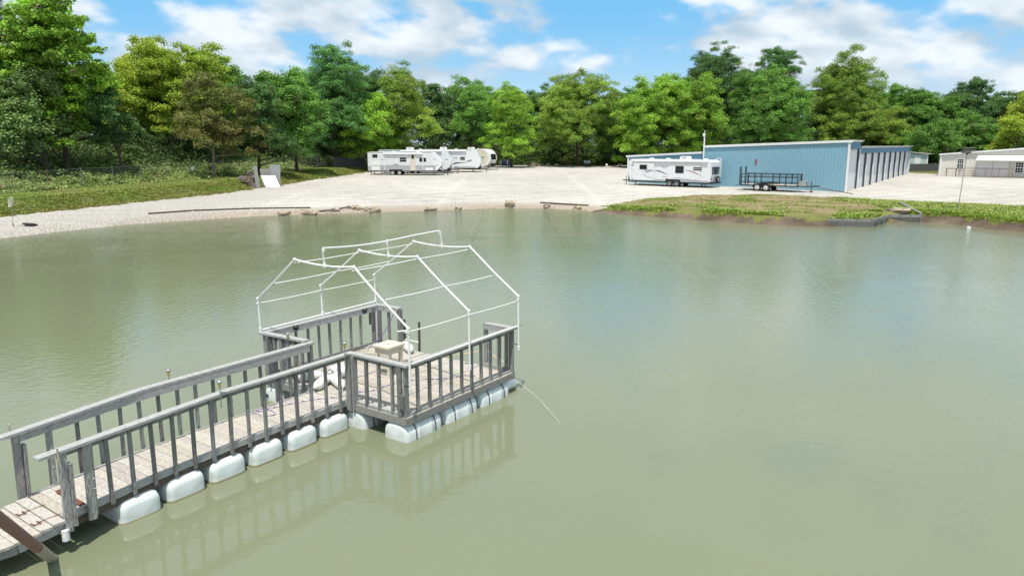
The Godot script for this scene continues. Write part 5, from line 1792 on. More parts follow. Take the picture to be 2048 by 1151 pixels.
func build_storage() -> void:
	var N := Vector2(30.3, -66.7)
	var wd := Vector2(-0.741, -0.671)
	var dd := Vector2(0.583, -0.812)
	var t := thing("storage_building", "long blue metal storage building with white trim and ten roll up doors", "storage building", Vector3(N.x, 0, N.y))
	var P := func(l: float, s: float, y: float) -> Vector3:
		var q := wd * l + dd * s
		return Vector3(q.x, y, q.y)
	var p2 := func(l: float, s: float) -> Vector2:
		return wd * l + dd * s
	var nf := Vector2(wd.y, -wd.x)
	if nf.y < 0:
		nf = -nf
	var nd := Vector2(dd.y, -dd.x)
	if nd.x < 0:
		nd = -nd
	var y0 := 0.75
	var S := 37.5
	# front wall in two heights, then the hidden sides
	part(t, "front_wall", ribbed(p2.call(0, 0), p2.call(14.2, 0), y0, 5.42, 4.92, nf), M.blue_wall)
	part(t, "low_front_wall", ribbed(p2.call(14.2, 0), p2.call(23.4, 0), y0, 4.34, 3.86, nf), M.blue_wall)
	part(t, "step_wall", ribbed(p2.call(14.2, 0), p2.call(14.2, 4.9), 3.6, 4.92, 4.92, wd), M.blue_wall)
	part(t, "side_wall", ribbed(p2.call(23.4, 0), p2.call(23.4, S), y0, 3.86, 3.86, wd), M.blue_wall)
	part(t, "back_wall", ribbed(p2.call(0, S), p2.call(23.4, S), y0, 4.9, 3.86, dd), M.blue_wall)
	part(t, "step_wall", ribbed(p2.call(0, 4.9), p2.call(14.2, 4.9), 4.0, 5.42, 4.92, dd), M.blue_wall)
	var hi := part(t, "tall_roof", quad(P.call(-0.3, -0.12, 5.52), P.call(14.3, -0.12, 5.0), P.call(14.3, 5.05, 5.0), P.call(-0.3, 5.05, 5.52), 0.06), M.white_paint)
	var lo := part(t, "low_roof", quad(P.call(-0.3, 4.92, 4.98), P.call(14.2, 4.92, 4.42), P.call(14.2, S + 0.2, 4.42), P.call(-0.3, S + 0.2, 4.98), 0.05), M.white_paint)
	part(t, "low_roof", quad(P.call(14.25, -0.12, 4.42), P.call(23.6, -0.12, 3.93), P.call(23.6, S + 0.2, 3.93), P.call(14.25, S + 0.2, 4.42), 0.05), M.white_paint)
	# trim
	beam(t, "rake_trim", P.call(-0.32, -0.1, 5.43), P.call(14.3, -0.1, 4.92), 0.08, 0.22, M.white_paint)
	beam(t, "rake_trim", P.call(14.2, -0.1, 4.33), P.call(23.65, -0.1, 3.84), 0.08, 0.2, M.white_paint)
	for q in [[0.0, 0.0, 5.4], [23.4, 0.0, 3.85]]:
		var c: Vector3 = P.call(q[0], q[1], y0)
		piece(t, "corner_trim", box(Vector3(0.17, q[2] - y0, 0.17)), M.white_paint, Transform3D(Basis(Vector3.UP, -atan2(dd.y, dd.x)), c + Vector3(0, (q[2] - y0) * 0.5, 0)))
	beam(t, "eave_trim", P.call(-0.1, 4.95, 4.86), P.call(-0.1, S + 0.1, 4.86), 0.06, 0.09, M.white_paint)
	beam(t, "eave_trim", P.call(-0.1, 0.1, 5.42), P.call(-0.1, 5.0, 5.42), 0.06, 0.09, M.white_paint)
	# door side: fascia, ten doors, jambs
	part(t, "fascia", ribbed(p2.call(0.0, 0.1), p2.call(0.0, 4.9), 4.72, 5.40, 5.40, nd), M.blue_trim)
	part(t, "fascia", ribbed(p2.call(0.0, 4.9), p2.call(0.0, S), 4.30, 4.86, 4.86, nd), M.blue_trim)
	var edges := []
	for i in 11:
		edges.append(0.0 if i == 0 else 4.9 + (i - 1) * (S - 4.9) / 9.0)
	# one shared sheet of roller slats, and per door
	for i in 10:
		var s0: float = edges[i] + 0.17
		var s1: float = edges[i + 1] - 0.17
		var head := 4.72 if i == 0 else 4.30
		var st := SurfaceTool.new()
		st.begin(Mesh.PRIMITIVE_TRIANGLES)
		st.set_smooth_group(-1)
		var y := 0.86
		var k := 0
		while y < head:
			var ye := minf(y + 0.10, head)
			var a: Vector3 = P.call(0.17, s0, y)
			var b: Vector3 = P.call(0.17, s1, y)
			var c: Vector3 = P.call(0.20, s1, ye)
			var d: Vector3 = P.call(0.20, s0, ye)
			var e: Vector3 = P.call(0.17, s1, ye)
			var f: Vector3 = P.call(0.17, s0, ye)
			for q in [d, c, b, d, b, a, f, e, c, f, c, d]:
				st.add_vertex(q)
			y = ye
			k += 1
		st.generate_normals()
		var dr := piece(t, "roll_up_door", st.commit(), M.roll_door)
		part(dr, "bottom_bar", box(Vector3(s1 - s0, 0.08, 0.05)), M.galv, along(P.call(0.15, s0, 0.90), P.call(0.15, s1, 0.90)))
		part(dr, "latch", box(Vector3(0.12, 0.12, 0.05)), M.black, along(P.call(0.16, s0 + 0.25, 1.9), P.call(0.16, s0 + 0.37, 1.9)))
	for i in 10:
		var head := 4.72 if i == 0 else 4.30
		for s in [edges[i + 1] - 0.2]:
			piece(t, "jamb_shade_strip", box(Vector3(0.07, head - y0 - 0.02, 0.13)), M.jamb_shade, Transform3D(Basis(Vector3.UP, -atan2(dd.y, dd.x)), P.call(0.085, s, (head + y0) * 0.5)))  # dark strip stands in for the shaded inner face of the far jamb
	for i in 11:
		var head := 4.72 if i <= 1 else 4.30
		var a: Vector3 = P.call(0.15, edges[i], y0)
		var wdt := 0.32 if i > 0 and i < 10 else 0.4
		var s: float = edges[i] + (0.2 if i == 0 else (-0.2 if i == 10 else 0.0))
		var j := piece(t, "door_jamb", box(Vector3(wdt, head - y0, 0.20)), M.jamb_blue, Transform3D(Basis(Vector3.UP, -atan2(dd.y, dd.x)), P.call(0.09, s, (head + y0) * 0.5)))
		for e in [-1, 1]:
			part(j, "jamb_trim", box(Vector3(0.1, head - y0, 0.03)), M.white_paint, at(e * (wdt * 0.5 - 0.05), 0, 0.113))
	part(t, "door_header", box(Vector3(S - 4.9, 0.25, 0.3)), M.black, along(P.call(0.17, 4.9, 4.42), P.call(0.17, S, 4.42)))
	# the small red thing high on the front wall
	var wp_ := N + wd * 8.62 + nf * 0.06
	var th := thing("wall_sign", "narrow red sign fixed on the blue front wall above the utility trailer", "sign", Vector3(wp_.x, 3.45, wp_.y), atan2(nf.x, nf.y))
	piece(th, "board", box(Vector3(0.13, 0.52, 0.03)), M.red)
	piece(th, "figure", box(Vector3(0.05, 0.4, 0.02)), M.black, at(0, -0.02, 0.012))
	# lamp post at the roof step
	var lp := thing("light_pole", "slim white light pole standing before the step in the blue building roof", "light pole", Vector3(19.55, gy(19.5, -75.6), -75.6))
	pipe(lp, "pole", [Vector3(0, 0, 0), Vector3(0, 5.2, 0)], 0.07, M.white_paint, 10)
	piece(lp, "lamp_head", lathe([Vector2(0, 0.001), Vector2(0, 0.10), Vector2(0.16, 0.13), Vector2(0.28, 0.09), Vector2(0.34, 0.001)], 12), M.white_paint, Transform3D(Basis(Vector3(0, 0, 1), PI / 2), Vector3(-0.07, 4.95, 0.02)))
	piece(lp, "sensor", lathe([Vector2(0, 0.001), Vector2(0, 0.04), Vector2(0.3, 0.03), Vector2(0.34, 0.001)], 8), M.white_paint, Transform3D(Basis(Vector3(0, 0, 1), PI / 2), Vector3(0.0, 5.25, 0)))

func build_pale_house() -> void:
	var o := Vector2(53.3, -92.0)
	var f := Vector2(0.741, 0.671)
	var back := Vector2(0.671, -0.741)
	var g := 1.3
	var t := thing("pale_building", "long pale beige metal building with a white awning over its sliding doors", "building", Vector3(o.x, 0, o.y))
	var P := func(l: float, s: float, y: float) -> Vector3:
		var q := f * l + back * s
		return Vector3(q.x, y, q.y)
	var p2 := func(l: float, s: float) -> Vector2:
		return f * l + back * s
	var nf := -back
	part(t, "wall", ribbed(p2.call(0, 0), p2.call(12, 0), g - 0.3, 3.92, 4.95, nf, 0.42), M.beige_wall)
	part(t, "wall", ribbed(p2.call(12, 0), p2.call(24, 0), g - 0.3, 4.95, 3.92, nf, 0.42), M.beige_wall)
	part(t, "side_wall", ribbed(p2.call(0, 0), p2.call(0, 14), g - 0.3, 3.92, 3.92, -f, 0.42), M.beige_wall)
	part(t, "side_wall", ribbed(p2.call(24, 0), p2.call(24, 14), g - 0.3, 3.92, 3.92, f, 0.42), M.beige_wall)
	part(t, "back_wall", ribbed(p2.call(0, 14), p2.call(24, 14), g - 0.3, 3.92, 3.92, back, 0.42), M.beige_wall)
	part(t, "roof", quad(P.call(-0.2, -0.25, 4.0), P.call(12, -0.25, 5.05), P.call(12, 14.2, 5.05), P.call(-0.2, 14.2, 4.0), 0.06), M.white_paint)
	part(t, "roof", quad(P.call(12, -0.25, 5.05), P.call(24.2, -0.25, 4.0), P.call(24.2, 14.2, 4.0), P.call(12, 14.2, 5.05), 0.06), M.white_paint)
	beam(t, "rake_trim", P.call(-0.2, -0.22, 3.93), P.call(12, -0.22, 4.98), 0.06, 0.18, M.white_paint)
	beam(t, "corner_trim", P.call(0, -0.03, g - 0.2), P.call(0, -0.03, 3.9), 0.2, 0.2, M.white_paint)
	var aw := part(t, "awning", quad(P.call(3.95, -0.05, 3.86), P.call(16, -0.05, 3.86), P.call(16, -1.15, 3.34), P.call(3.95, -1.15, 3.34), 0.05), M.white_paint)
	beam(aw, "awning_edge", P.call(3.95, -1.17, 3.30), P.call(16, -1.17, 3.30), 0.04, 0.10, M.white_paint)
	for q in [[4.0, 5.55], [5.6, 7.15]]:
		var d := part(t, "sliding_door", box(Vector3(q[1] - q[0], 2.0, 0.06)), M.white_paint, along(P.call(q[0], -0.09, g + 0.98), P.call(q[1], -0.09, g + 0.98)))
		part(d, "door_rail", box(Vector3(q[1] - q[0], 0.05, 0.03)), M.galv, at(0, 0.02, 0.045))
	for q in [[1.85, 2.5, 2.3, 3.4], [7.85, 8.6, 1.9, 3.05]]:
		var w := part(t, "window", box(Vector3(q[1] - q[0] + 0.14, q[3] - q[2] + 0.14, 0.06)), M.white_paint, along(P.call(q[0], -0.05, (q[2] + q[3]) * 0.5), P.call(q[1], -0.05, (q[2] + q[3]) * 0.5)))
		var ww: float = q[1] - q[0]
		var hh: float = q[3] - q[2]
		for i in 3:
			for j in 4:
				part(w, "pane", box(Vector3(ww / 3.0 - 0.04, hh / 4.0 - 0.04, 0.02)), M.glass, at((i - 1) * ww / 3.0, (j - 1.5) * hh / 4.0 + (0.02 if j > 1 else -0.02), 0.03))
	beam(t, "footing", P.call(0.1, -0.12, g - 0.05), P.call(16, -0.12, g - 0.05), 0.06, 0.16, M.rust)
	# gates of rusty pipe in front
	for k in 2:
		var l0 := 2.6 + k * 2.75
		var gt := thing("pipe_gate", ["rusty pipe gate in front of the pale building, left one of the pair", "rusty pipe gate in front of the pale building, right one of the pair"][k], "gate", Vector3(o.x, 0, o.y) + P.call(l0, -2.2, 0), 0, "pipe gates before the pale building")
		gt.position.y = gy(gt.position.x, gt.position.z)
		var dirv := Vector3(f.x, 0, f.y)
		for y in [0.18, 0.38, 0.58, 0.78, 0.98, 1.15]:
			pipe(gt, "gate_rail", [Vector3(0, y, 0), dirv * 2.6 + Vector3(0, y, 0)], 0.025, M.rust_pipe, 6)
		for q in [0.0, 1.25, 2.6]:
			pipe(gt, "gate_upright", [dirv * q + Vector3(0, 0.14, 0), dirv * q + Vector3(0, 1.2, 0)], 0.028, M.rust_pipe, 6)
		pipe(gt, "gate_post", [dirv * -0.1, dirv * -0.1 + Vector3(0, 1.5, 0)], 0.045, M.galv, 8)
	var hr := thing("hitching_rail", "low rusty rail on two legs beside the left end of the pale building", "rail", Vector3(o.x, 0, o.y) + P.call(0.95, -0.9, 0))
	hr.position.y = gy(hr.position.x, hr.position.z)
	var hv := Vector3(f.x, 0, f.y)
	pipe(hr, "rail", [Vector3(-0.1, 0.95, 0), hv * 1.1 + Vector3(0, 0.95, 0)], 0.04, M.dark_wood, 8)
	for q in [0.0, 1.0]:
		pipe(hr, "leg", [hv * q, hv * q + Vector3(0, 0.95, 0)], 0.05, M.rust, 8)
	# small blue shed behind
	var sx := 60.4
	var sz := -112.0
	var sh := thing("blue_shed", "small pale blue shed with a white roof behind the end of the storage building", "shed", Vector3(sx, gy(sx, sz), sz), -0.4)
	piece(sh, "wall", box(Vector3(4.0, 2.3, 3.0)), M.shed_wall, at(0, 1.15, 0))
	piece(sh, "roof", quad(Vector3(-2.3, 2.75, 1.8), Vector3(2.5, 2.3, 1.8), Vector3(2.5, 2.3, -1.8), Vector3(-2.3, 2.75, -1.8), 0.08), M.white_paint)
	piece(sh, "corner_trim", box(Vector3(0.2, 2.3, 0.2)), M.white_paint, at(1.95, 1.15, 1.45))
	piece(sh, "window", box(Vector3(0.6, 0.7, 0.05)), M.glass, at(-0.6, 1.4, 1.51))
	piece(sh, "door", box(Vector3(0.8, 1.9, 0.05)), M.white_paint, at(0.7, 0.98, 1.51))

# ------------------------------------------------------------------ fences and small things
func fence(called: String, label: String, line: Array, step: float, high: float, screen_from := 1e9) -> void:
	var total := 0.0
	var cv := Curve3D.new()
	for p in line:
		cv.add_point(Vector3(p.x, 0, p.y))
	var L := cv.get_baked_length()
	var n := int(L / step)
	var t := thing(called, label, "fence", Vector3(line[0].x, 0, line[0].y))
	var prev := Vector3.ZERO
	var cyl := tube([Vector3(0, -0.2, 0), Vector3(0, high + 0.12, 0)], [0.04, 0.035], 6).commit()
	for i in n + 1:
		var q := cv.sample_baked(L * i / n)
		q.y = gy(q.x, q.z)
		var p := q - t.position
		piece(t, "post", cyl, M.wire if rng.randf() < 0.7 else M.rust_pipe, Transform3D(Basis(), p))
		if i > 0:
			piece(t, "top_rail", tube([prev + Vector3(0, high, 0), p + Vector3(0, high, 0)], [0.011, 0.011], 5).commit(), M.wire)
			var st := SurfaceTool.new()
			st.begin(Mesh.PRIMITIVE_TRIANGLES)
			var d := p - prev
			var len_ := d.length()
			var k := -high
			while k < len_:
				for s in [0, 1]:
					# a wire leaning one way or the other, clipped to the panel
					var a0 := clampf(k, 0, len_)
					var b0 := clampf(k + high, 0, len_)
					var ya := a0 - k
					var yb := b0 - k
					if s == 1:
						ya = high - ya
						yb = high - yb
					var A := prev + d * (a0 / len_) + Vector3(0, ya, 0)
					var B := prev + d * (b0 / len_) + Vector3(0, yb, 0)
					if A.distance_to(B) > 0.05:
						tube([A, B], [0.0025, 0.0025], 3, st)
				k += 0.13
			var w := piece(t, "wire_mesh", st.commit(), M.wire)
			w.set_meta("kind", "stuff")
			if L * i / n > screen_from:
				beam(t, "wind_screen", prev + Vector3(0, high * 0.5, 0.03), p + Vector3(0, high * 0.5, 0.03), 0.02, high * 0.9, M.screen)
		prev = p

func rock(label: String, x: float, z: float, r: Vector3, sd: int, group := "rocks along the waterline", m: Material = null, up := 0.0) -> void:
	var t := part(self, "rock", blob(r * 0.85, 0.6, sd), m if m else M.rock, Transform3D(Basis(Vector3.UP, sd * 1.3), Vector3(x, gy(x, z) + r.y * 0.35 + up, z)))
	tag(t, label, "rock", group)

func build_small() -> void:
	# fences
	fence("wire_fence", "sagging chain link fence between the grass berm and the weeds on the left", [Vector2(-46, -44), Vector2(-38.5, -54), Vector2(-37.5, -62), Vector2(-36, -69), Vector2(-34.5, -76), Vector2(-33, -84), Vector2(-30.5, -93), Vector2(-27, -103), Vector2(-22.5, -113)], 3.6, 1.5, 68.0)
	fence("far_fence", "chain link fence with a dark screen between blue storage building and pale building", [Vector2(56, -104), Vector2(61, -104.5), Vector2(67, -103)], 3.0, 1.1, 0.5)
	var sg := thing("fence_sign", "small white sign hanging on the wire fence left of the brownish cedar", "sign", Vector3(-33.3, gy(-34, -77) + 1.0, -77.0), 0.3)
	piece(sg, "board", box(Vector3(0.34, 0.34, 0.02)), M.white_paint)
	# scrap by the berm
	var gs := gy(-24.4, -73.5)
	var a := thing("metal_sheet", "narrow upright corrugated metal sheet at the left of the scrap heap", "metal sheet", Vector3(-25.15, gs, -72.8), 0, "sheets leaning at the scrap heap")
	piece(a, "sheet", ribbed(Vector2(-0.18, 0.0), Vector2(0.26, 0.18), 0, 2.15, 2.2, Vector2(-0.3, 0.95), 0.15, 0.03), M.galv, Transform3D(Basis(Vector3(0, 0, 1), 0.10) * Basis(Vector3.RIGHT, -0.04), Vector3.ZERO))
	var b := thing("metal_sheet", "wide upright corrugated metal sheet at the right of the scrap heap", "metal sheet", Vector3(-24.15, gs, -75.2), 0, "sheets leaning at the scrap heap")
	piece(b, "sheet", ribbed(Vector2(-0.55, 0.0), Vector2(0.5, 0.0), 0, 2.2, 2.18, Vector2(0, 1), 0.2, 0.035), M.galv, Transform3D(Basis(Vector3.RIGHT, -0.05), Vector3.ZERO))
	var wb := thing("white_board", "white board leaning at a slant between the two metal sheets", "board", Vector3(-24.3, gs, -74.0))
	var BL := Vector3(-0.35, 0.04, 0.35)
	var BR := BL + Vector3(1.28, 0.0, -0.4)
	var U := Vector3(-0.62, 1.08, -0.62)
	piece(wb, "board", quad(BL, BR, BR + U, BL + U, 0.04), M.white_paint)
	var sh := Vector3(-0.10, 0.02, -0.08)
	piece(wb, "backing", quad(BL + sh, BR + sh, BR + U + sh, BL + U + sh, 0.03), M.board)
	var pal := thing("pallet", "grey wooden pallet standing behind the white board", "pallet", Vector3(-25.05, gs, -75.4), 0.2)
	for k in 6:
		piece(pal, "slat", box(Vector3(0.15, 1.75, 0.02), tone(0.8, 1.3)), M.wood, Transform3D(Basis(Vector3(0, 0, 1), 0.12), Vector3(-0.5 + k * 0.17, 0.9, 0.05)))
	for k in 3:
		piece(pal, "bearer", box(Vector3(1.0, 0.09, 0.04), tone(0.6, 0.9)), M.wood, at(-0.08, 0.2 + k * 0.7, 0))
	var rb := [[-26.3, -74.0, 0.42, 0.3, 1.0, "round grey boulder on top of the rubble heap left of the metal sheets"], [-26.8, -73.6, 0.5, 0.28, 0.45, "grey slab at the left of the rubble heap, under the round boulder"], [-26.1, -73.2, 0.5, 0.3, 0.25, "grey broken block in the middle of the rubble heap"], [-25.7, -72.9, 0.38, 0.24, 0.05, "dark broken block at the foot of the rubble heap"], [-25.9, -73.9, 0.45, 0.35, 0.6, "brownish lump right of the round boulder on the rubble heap"]]
	for i in rb.size():
		var q: Array = rb[i]
		rock(q[5], q[0], q[1], Vector3(q[2], q[3], q[2] * 0.8), 40 + i, "rubble heaped against the berm", M.dark_rock, q[4])
	for i in 5:
		var x := -25.9 + i * 0.16
		var q0 := Vector3(x, gs + 0.05, -72.6 - i * 0.1)
		var lg := thing("scrap_stick", ["stick nearest the rubble, leftmost of five leaning by the narrow metal sheet", "second stick from the left leaning by the narrow metal sheet", "middle stick of five leaning by the narrow metal sheet", "fourth stick from the left leaning by the narrow metal sheet", "stick nearest the narrow metal sheet, rightmost of five leaning there"][i], "stick", q0, 0, "sticks leaning on the rubble heap")
		pipe(lg, "stick", [Vector3.ZERO, Vector3(-0.35 + i * 0.05, 1.05 + 0.12 * (i % 3), -0.5)], 0.035, M.dark_wood, 6)
	# landing net and black lid on the left beach
	var nx := -29.75
	var nz := -43.4
	var net := thing("landing_net", "long handled landing net standing upright in the left gravel beach", "net", Vector3(nx, gy(nx, nz), nz))
	pipe(net, "handle", [Vector3(0, 0, 0), Vector3(0.05, 1.25, 0)], 0.014, M.steel, 8)
	piece(net, "grip", tube([Vector3(0, 0, 0), Vector3(0.008, 0.2, 0)], [0.026, 0.026], 8).commit(), M.black)
	var hoop := []
	for k in 17:
		var an := TAU * k / 16.0 - PI / 2
		hoop.append(Vector3(0.06 + cos(an) * 0.18, 1.5 + sin(an) * 0.25, 0))
	pipe(net, "hoop", hoop, 0.012, M.steel, 6)
	var st := SurfaceTool.new()
	st.begin(Mesh.PRIMITIVE_TRIANGLES)
	for k in 16:
		tube([hoop[k], hoop[k].lerp(Vector3(0.08, 1.2, 0.25), 0.6), Vector3(0.08 + 0.05 * cos(k), 1.18, 0.28)], [0.004, 0.004, 0.004], 3, st)
	for k in 5:
		var f := 0.15 + k * 0.16
		for j in 16:
			tube([hoop[j].lerp(Vector3(0.08, 1.19, 0.27), f), hoop[(j + 1) % 16].lerp(Vector3(0.08, 1.19, 0.27), f)], [0.004, 0.004], 3, st)
	piece(net, "netting", st.commit(), M.line)
	var lid := thing("black_lid", "crumpled black plastic lid lying on the left gravel beach by the landing net", "lid", Vector3(-29.2, gy(-29.2, -44.1), -44.1))
	piece(lid, "lid", lathe([Vector2(0.0, 0.001), Vector2(0.0, 0.36), Vector2(0.07, 0.38), Vector2(0.10, 0.33), Vector2(0.06, 0.25), Vector2(0.09, 0.001)], 11, 2.6), M.black, Transform3D(Basis(Vector3(0, 0, 1), PI / 2 - 0.12) * Basis(Vector3.UP, 0.1), Vector3(0, 0.03, 0)))
	# edging along the shore
	var E := [[Vector2(-25.4, -51.0), Vector2(-23.35, -53.25), "dark edging timber along the left shore, its near half"], [Vector2(-23.3, -53.3), Vector2(-19.8, -55.4), "dark edging timber along the left shore, its middle length"], [Vector2(-19.75, -55.42), Vector2(-15.6, -56.6), "dark edging timber along the left shore, running up to the long flat rock"], [Vector2(2.4, -61.8), Vector2(6.2, -59.4), "dark edging timber at the tip of the right grass bank"]]
	for q in E:
		var y0 := gy(q[0].x, q[0].y) + 0.05
		var y1 := gy(q[1].x, q[1].y) + 0.05
		var t := thing("edging_timber", q[2], "timber", Vector3(q[0].x, y0, q[0].y), 0, "edging timbers along the shore")
		beam(t, "timber", Vector3.ZERO, Vector3(q[1].x - q[0].x, y1 - y0, q[1].y - q[0].y), 0.10, 0.12, M.dark_wood, tone(1.0, 1.5))
	# rocks along the far shore
	rock("small flat buff rock left of the longest flat rock on the far shore", -16.9, -54.25, Vector3(0.75, 0.2, 0.4), 1)
	rock("longest flat buff rock on the far shore, beside the end of the edging timber", -15.4, -54.9, Vector3(1.2, 0.24, 0.5), 2)
	rock("pale buff rock at the waterline just right of the driftwood", -10.7, -56.5, Vector3(0.75, 0.3, 0.45), 3)
	rock("brown rock half buried behind the driftwood on the far shore", -12.2, -57.1, Vector3(0.5, 0.25, 0.4), 4)
	rock("low buff rock at the waterline below the left trailers", -6.4, -57.9, Vector3(0.6, 0.2, 0.35), 5)
	rock("smallest buff rock at the waterline, between the low rock and the boulder", -4.3, -58.9, Vector3(0.42, 0.17, 0.3), 6)
	rock("round buff boulder alone at the middle of the far shore", -0.2, -60.5, Vector3(0.48, 0.42, 0.4), 7)
	rock("buff rock under the edging timber right of the boulder", 2.9, -60.15, Vector3(0.4, 0.24, 0.3), 8)
	rock("broken buff rock at the tip of the right grass bank", 5.3, -58.7, Vector3(0.45, 0.2, 0.3), 9)
	for q in [[-14.0, -55.7, 1.7, 0.1, "dark stick of driftwood lying right of the longest flat rock"], [-11.6, -56.6, 1.5, -0.2, "pale forked driftwood between two rocks on the far shore"], [-12.9, -56.9, 1.1, 0.5, "short dark driftwood stump on the far shore above the waterline"]]:
		var t := thing("driftwood", q[4], "driftwood", Vector3(q[0], gy(q[0], q[1]) + 0.05, q[1]), q[3], "driftwood on the far shore")
		pipe(t, "branch", [Vector3(-q[2] * 0.5, 0, 0), Vector3(0, 0.09, 0.08), Vector3(q[2] * 0.5, 0.04, -0.05)], 0.06, M.dark_wood if "dark" in q[4] else M.pale_bark, 7)
		pipe(t, "fork", [Vector3(0, 0.09, 0.08), Vector3(q[2] * 0.3, 0.2, -0.2)], 0.035, M.dark_wood if "dark" in q[4] else M.pale_bark, 6)
	# timber retaining wall on the right
	var RW := thing("retaining_wall", "grey board retaining wall with a zigzag corner at the edge of the right bank", "retaining wall", Vector3(22.7, 0, -46.2))
	var c := [Vector2(-2.5, -0.35), Vector2(0, 0.25), Vector2(2.75, -3.0), Vector2(4.75, -2.75)]
	for i in 3:
		var p: Vector2 = c[i]
		var q: Vector2 = c[i + 1]
		for k in 3:
			beam(RW, "board", Vector3(p.x, 0.06 + k * 0.175, p.y), Vector3(q.x, 0.06 + k * 0.175, q.y), 0.05, 0.165, M.wood, tone(0.25, 0.42) if k < 2 else tone(0.6, 0.75))
		var m := 3
		var nrm := (q - p).normalized().orthogonal()
		if nrm.y < 0:
			nrm = -nrm
		for k in m + 1:
			var w := p.lerp(q, k / float(m)) + nrm * 0.045
			beam(RW, "post", Vector3(w.x, -0.2, w.y), Vector3(w.x, 0.50, w.y), 0.05, 0.05, M.wood, tone(0.45, 0.7))
	beam(RW, "board", Vector3(4.75, 0.55, -2.75), Vector3(5.6, 0.95, -7.2), 0.1, 0.14, M.wood, tone(0.8, 1.0))
	rock("flat pale rock lying inside the zigzag of the retaining wall", 26.6, -50.3, Vector3(0.9, 0.25, 0.5), 21)
	# birdhouse
	var bx := 30.75
	var bz := -50.4
	var bh := thing("birdhouse", "grey wooden birdhouse on a tall thin leaning pole in the right bank", "birdhouse", Vector3(bx, gy(bx, bz), bz))
	pipe(bh, "pole", [Vector3(0, 0, 0), Vector3(0.18, 3.85, 0)], 0.03, M.galv, 8)
	var hb := Vector3(0.18, 3.85, 0)
	piece(bh, "house", box(Vector3(0.42, 0.30, 0.4), Color(0.5, 0.45, 0.42)), M.wood, Transform3D(Basis(), hb + Vector3(-0.06, 0.16, 0)))
	piece(bh, "house", box(Vector3(0.3, 0.14, 0.4), Color(0.6, 0.55, 0.5)), M.wood, Transform3D(Basis(), hb + Vector3(0.26, 0.20, 0)))
	piece(bh, "roof", box(Vector3(0.82, 0.03, 0.5), Color(0.6, 0.5, 0.45)), M.wood, Transform3D(Basis(Vector3(0, 0, 1), 0.03), hb + Vector3(0.04, 0.36, 0)))
	piece(bh, "porch", box(Vector3(0.62, 0.02, 0.48), Color(0.7, 0.7, 0.7)), M.wood, Transform3D(Basis(), hb + Vector3(0.1, 0.10, 0)))
	for k in 2:
		piece(bh, "entrance_hole", lathe([Vector2(0, 0.001), Vector2(0, 0.03), Vector2(0.01, 0.03), Vector2(0.01, 0.001)], 10), M.black, Transform3D(Basis(Vector3.UP, -PI / 2), hb + Vector3(-0.15 + k * 0.18, 0.18, 0.202)))
	piece(bh, "bracket", lathe([Vector2(0, 0.03), Vector2(0.1, 0.09), Vector2(0.1, 0.001)], 8), M.black, Transform3D(Basis(Vector3(0, 0, 1), PI / 2), hb + Vector3(0, -0.1, 0)))
	var fl := thing("white_float", "small white float drifting close to the right bank", "float", Vector3(28.4, 0, -45.2))
	piece(fl, "float", blob(Vector3(0.13, 0.07, 0.08), 0.3, 4), M.white_paint, at(0, 0.03, 0))
	piece(fl, "float", blob(Vector3(0.07, 0.06, 0.06), 0.3, 5), M.white_paint, at(-0.05, 0.09, 0))
	# odds and ends along the far edge of the gravel
	var tk := thing("blue_tank", "blue tank with white bands lying under the bright tree at the far edge", "tank", Vector3(-1.1, gy(-1.1, -126.0) + 0.62, -126.0))
	piece(tk, "tank", lathe([Vector2(-0.85, 0.001), Vector2(-0.85, 0.42), Vector2(-0.8, 0.48), Vector2(0.8, 0.48), Vector2(0.85, 0.42), Vector2(0.85, 0.001)], 16), M.decal_blue)
	for q in [-0.8, 0.32]:
		piece(tk, "band", lathe([Vector2(q - 0.1, 0.47), Vector2(q - 0.1, 0.50), Vector2(q + 0.1, 0.50), Vector2(q + 0.1, 0.47)], 16), M.white_paint)
	for q in [-0.5, 0.5]:
		piece(tk, "stand", box(Vector3(0.1, 0.3, 0.8)), M.black_steel, at(q, -0.5, 0))
	var G := [[2.9, 0.3, "small dark rock at the left end of the rock pile at the far edge"], [3.7, 0.75, "largest pale rock of the pile at the far edge of the gravel"], [4.6, 0.45, "mid sized rock leaning on the largest pale rock"], [5.4, 0.35, "low grey rock right of the rock pile"], [6.3, 0.55, "white rock standing alone left of the rusty gate frame"], [7.7, 0.5, "whitish rock just left of the rusty gate frame"], [18.6, 0.4, "pale rock beyond the hitch of the right trailer"]]
	for i in G.size():
		rock(G[i][2], G[i][0], -127.5, Vector3(G[i][1], G[i][1] * 0.75, G[i][1] * 0.7), 60 + i, "rocks at the far edge of the gravel", M.rock)
	var rg := thing("rusty_gate_frame", "rusty square gate frame leaning at the far edge of the gravel", "gate", Vector3(9.0, gy(9, -128), -128.0))
	for q in [[Vector3(-0.5, 0, 0), Vector3(-0.5, 1.3, 0)], [Vector3(0.45, 0, 0), Vector3(0.45, 1.3, 0)], [Vector3(-0.5, 1.3, 0), Vector3(0.45, 1.3, 0)], [Vector3(-0.5, 0.1, 0), Vector3(0.45, 0.1, 0)], [Vector3(-0.5, 1.3, 0), Vector3(0.45, 0.1, 0)]]:
		pipe(rg, "bar", q, 0.045, M.rust, 6)
	for k in 3:
		piece(rg, "board", box(Vector3(0.5, 0.28, 0.04)), M.rust, at(0.85, 0.3 + k * 0.36, -0.1))
	var ct := thing("small_cart", "small grey metal cart with two wheels under the trees at the far edge", "cart", Vector3(13.0, gy(13, -128), -128.0))
	piece(ct, "tub", prism_mesh([Vector2(-0.5, 0.45), Vector2(0.45, 0.45), Vector2(0.6, 0.95), Vector2(-0.6, 0.95)], -0.4, 0.4), M.galv)
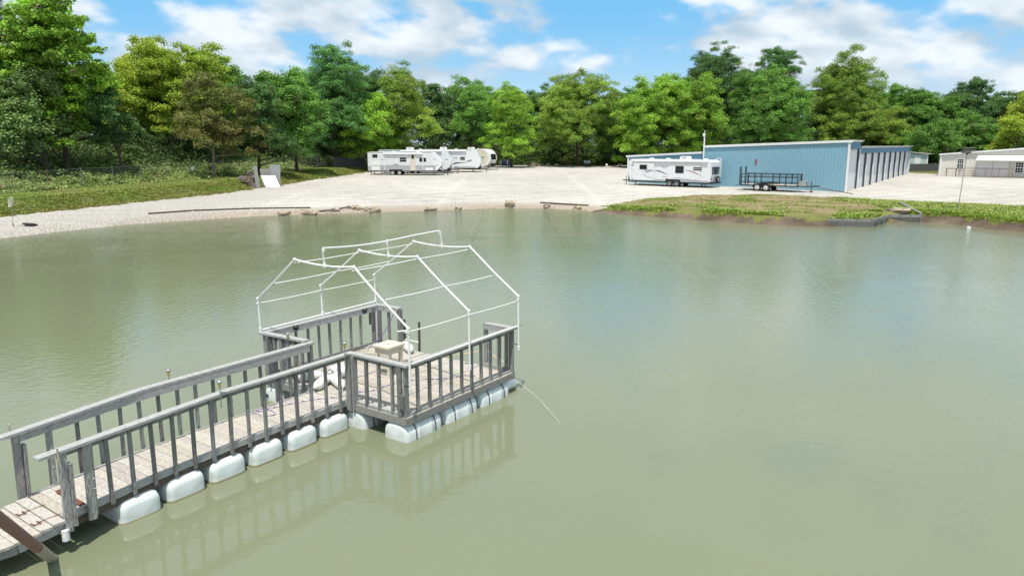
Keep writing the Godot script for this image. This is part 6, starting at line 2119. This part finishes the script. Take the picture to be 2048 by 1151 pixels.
	for q in [-0.3, 0.3]:
		piece(ct, "wheel", lathe([Vector2(-0.05, 0.001), Vector2(-0.05, 0.22), Vector2(0.05, 0.22), Vector2(0.05, 0.001)], 12), M.rubber, Transform3D(Basis(Vector3.UP, PI / 2), Vector3(q, 0.22, 0.3)))
	var bk := thing("white_bucket", "white bucket beside the pale trunk at the far edge of the gravel", "bucket", Vector3(16.2, gy(16.2, -126.5), -126.5))
	piece(bk, "pail", lathe([Vector2(0, 0.001), Vector2(0, 0.17), Vector2(0.42, 0.21), Vector2(0.42, 0.18), Vector2(0.05, 0.15), Vector2(0.05, 0.001)], 14), M.white_paint, Transform3D(Basis(Vector3(0, 0, 1), PI / 2), Vector3.ZERO))

func _ready() -> void:
	# ---- camera, sky, sun, exposure
	var cam := Camera3D.new()
	cam.name = "camera"
	add_child(cam)
	cam.position = Vector3(0, 5.09, 0)
	cam.rotation = Vector3(-0.1934, 0, 0)
	cam.fov = 43.03
	cam.near = 0.1
	cam.far = 4000.0
	cam.current = true
	var env := Environment.new()
	env.background_mode = Environment.BG_SKY
	var sky := Sky.new()
	sky.sky_material = build_sky()
	env.sky = sky
	env.background_energy_multiplier = 1.0
	env.tonemap_mode = Environment.TONE_MAPPER_LINEAR
	env.tonemap_exposure = 1.15
	env.sdfgi_enabled = true
	env.ssao_enabled = true
	env.ssil_enabled = true
	var we := WorldEnvironment.new()
	we.name = "world_environment"
	we.environment = env
	add_child(we)
	var sun := DirectionalLight3D.new()
	sun.name = "sun"
	sun.light_energy = 1.45
	sun.light_color = Color(1.0, 0.965, 0.91)
	sun.light_angular_distance = 0.5
	sun.shadow_enabled = true
	add_child(sun)
	# the sun stands high behind the camera, a little to its left
	var to_sun := Vector3(-0.06, 0.94, 0.34).normalized()
	sun.look_at_from_position(to_sun * 100.0, Vector3.ZERO, Vector3(0, 0, -1))
	rng.seed = 20240
	make_materials()
	setup_lines()
	build_terrain()
	build_water()
	make_clusters()
	build_storage()
	build_pale_house()
	build_trailers()
	build_utility_trailer()
	build_dock()
	build_small()
	build_trees()
	scatter_grass()
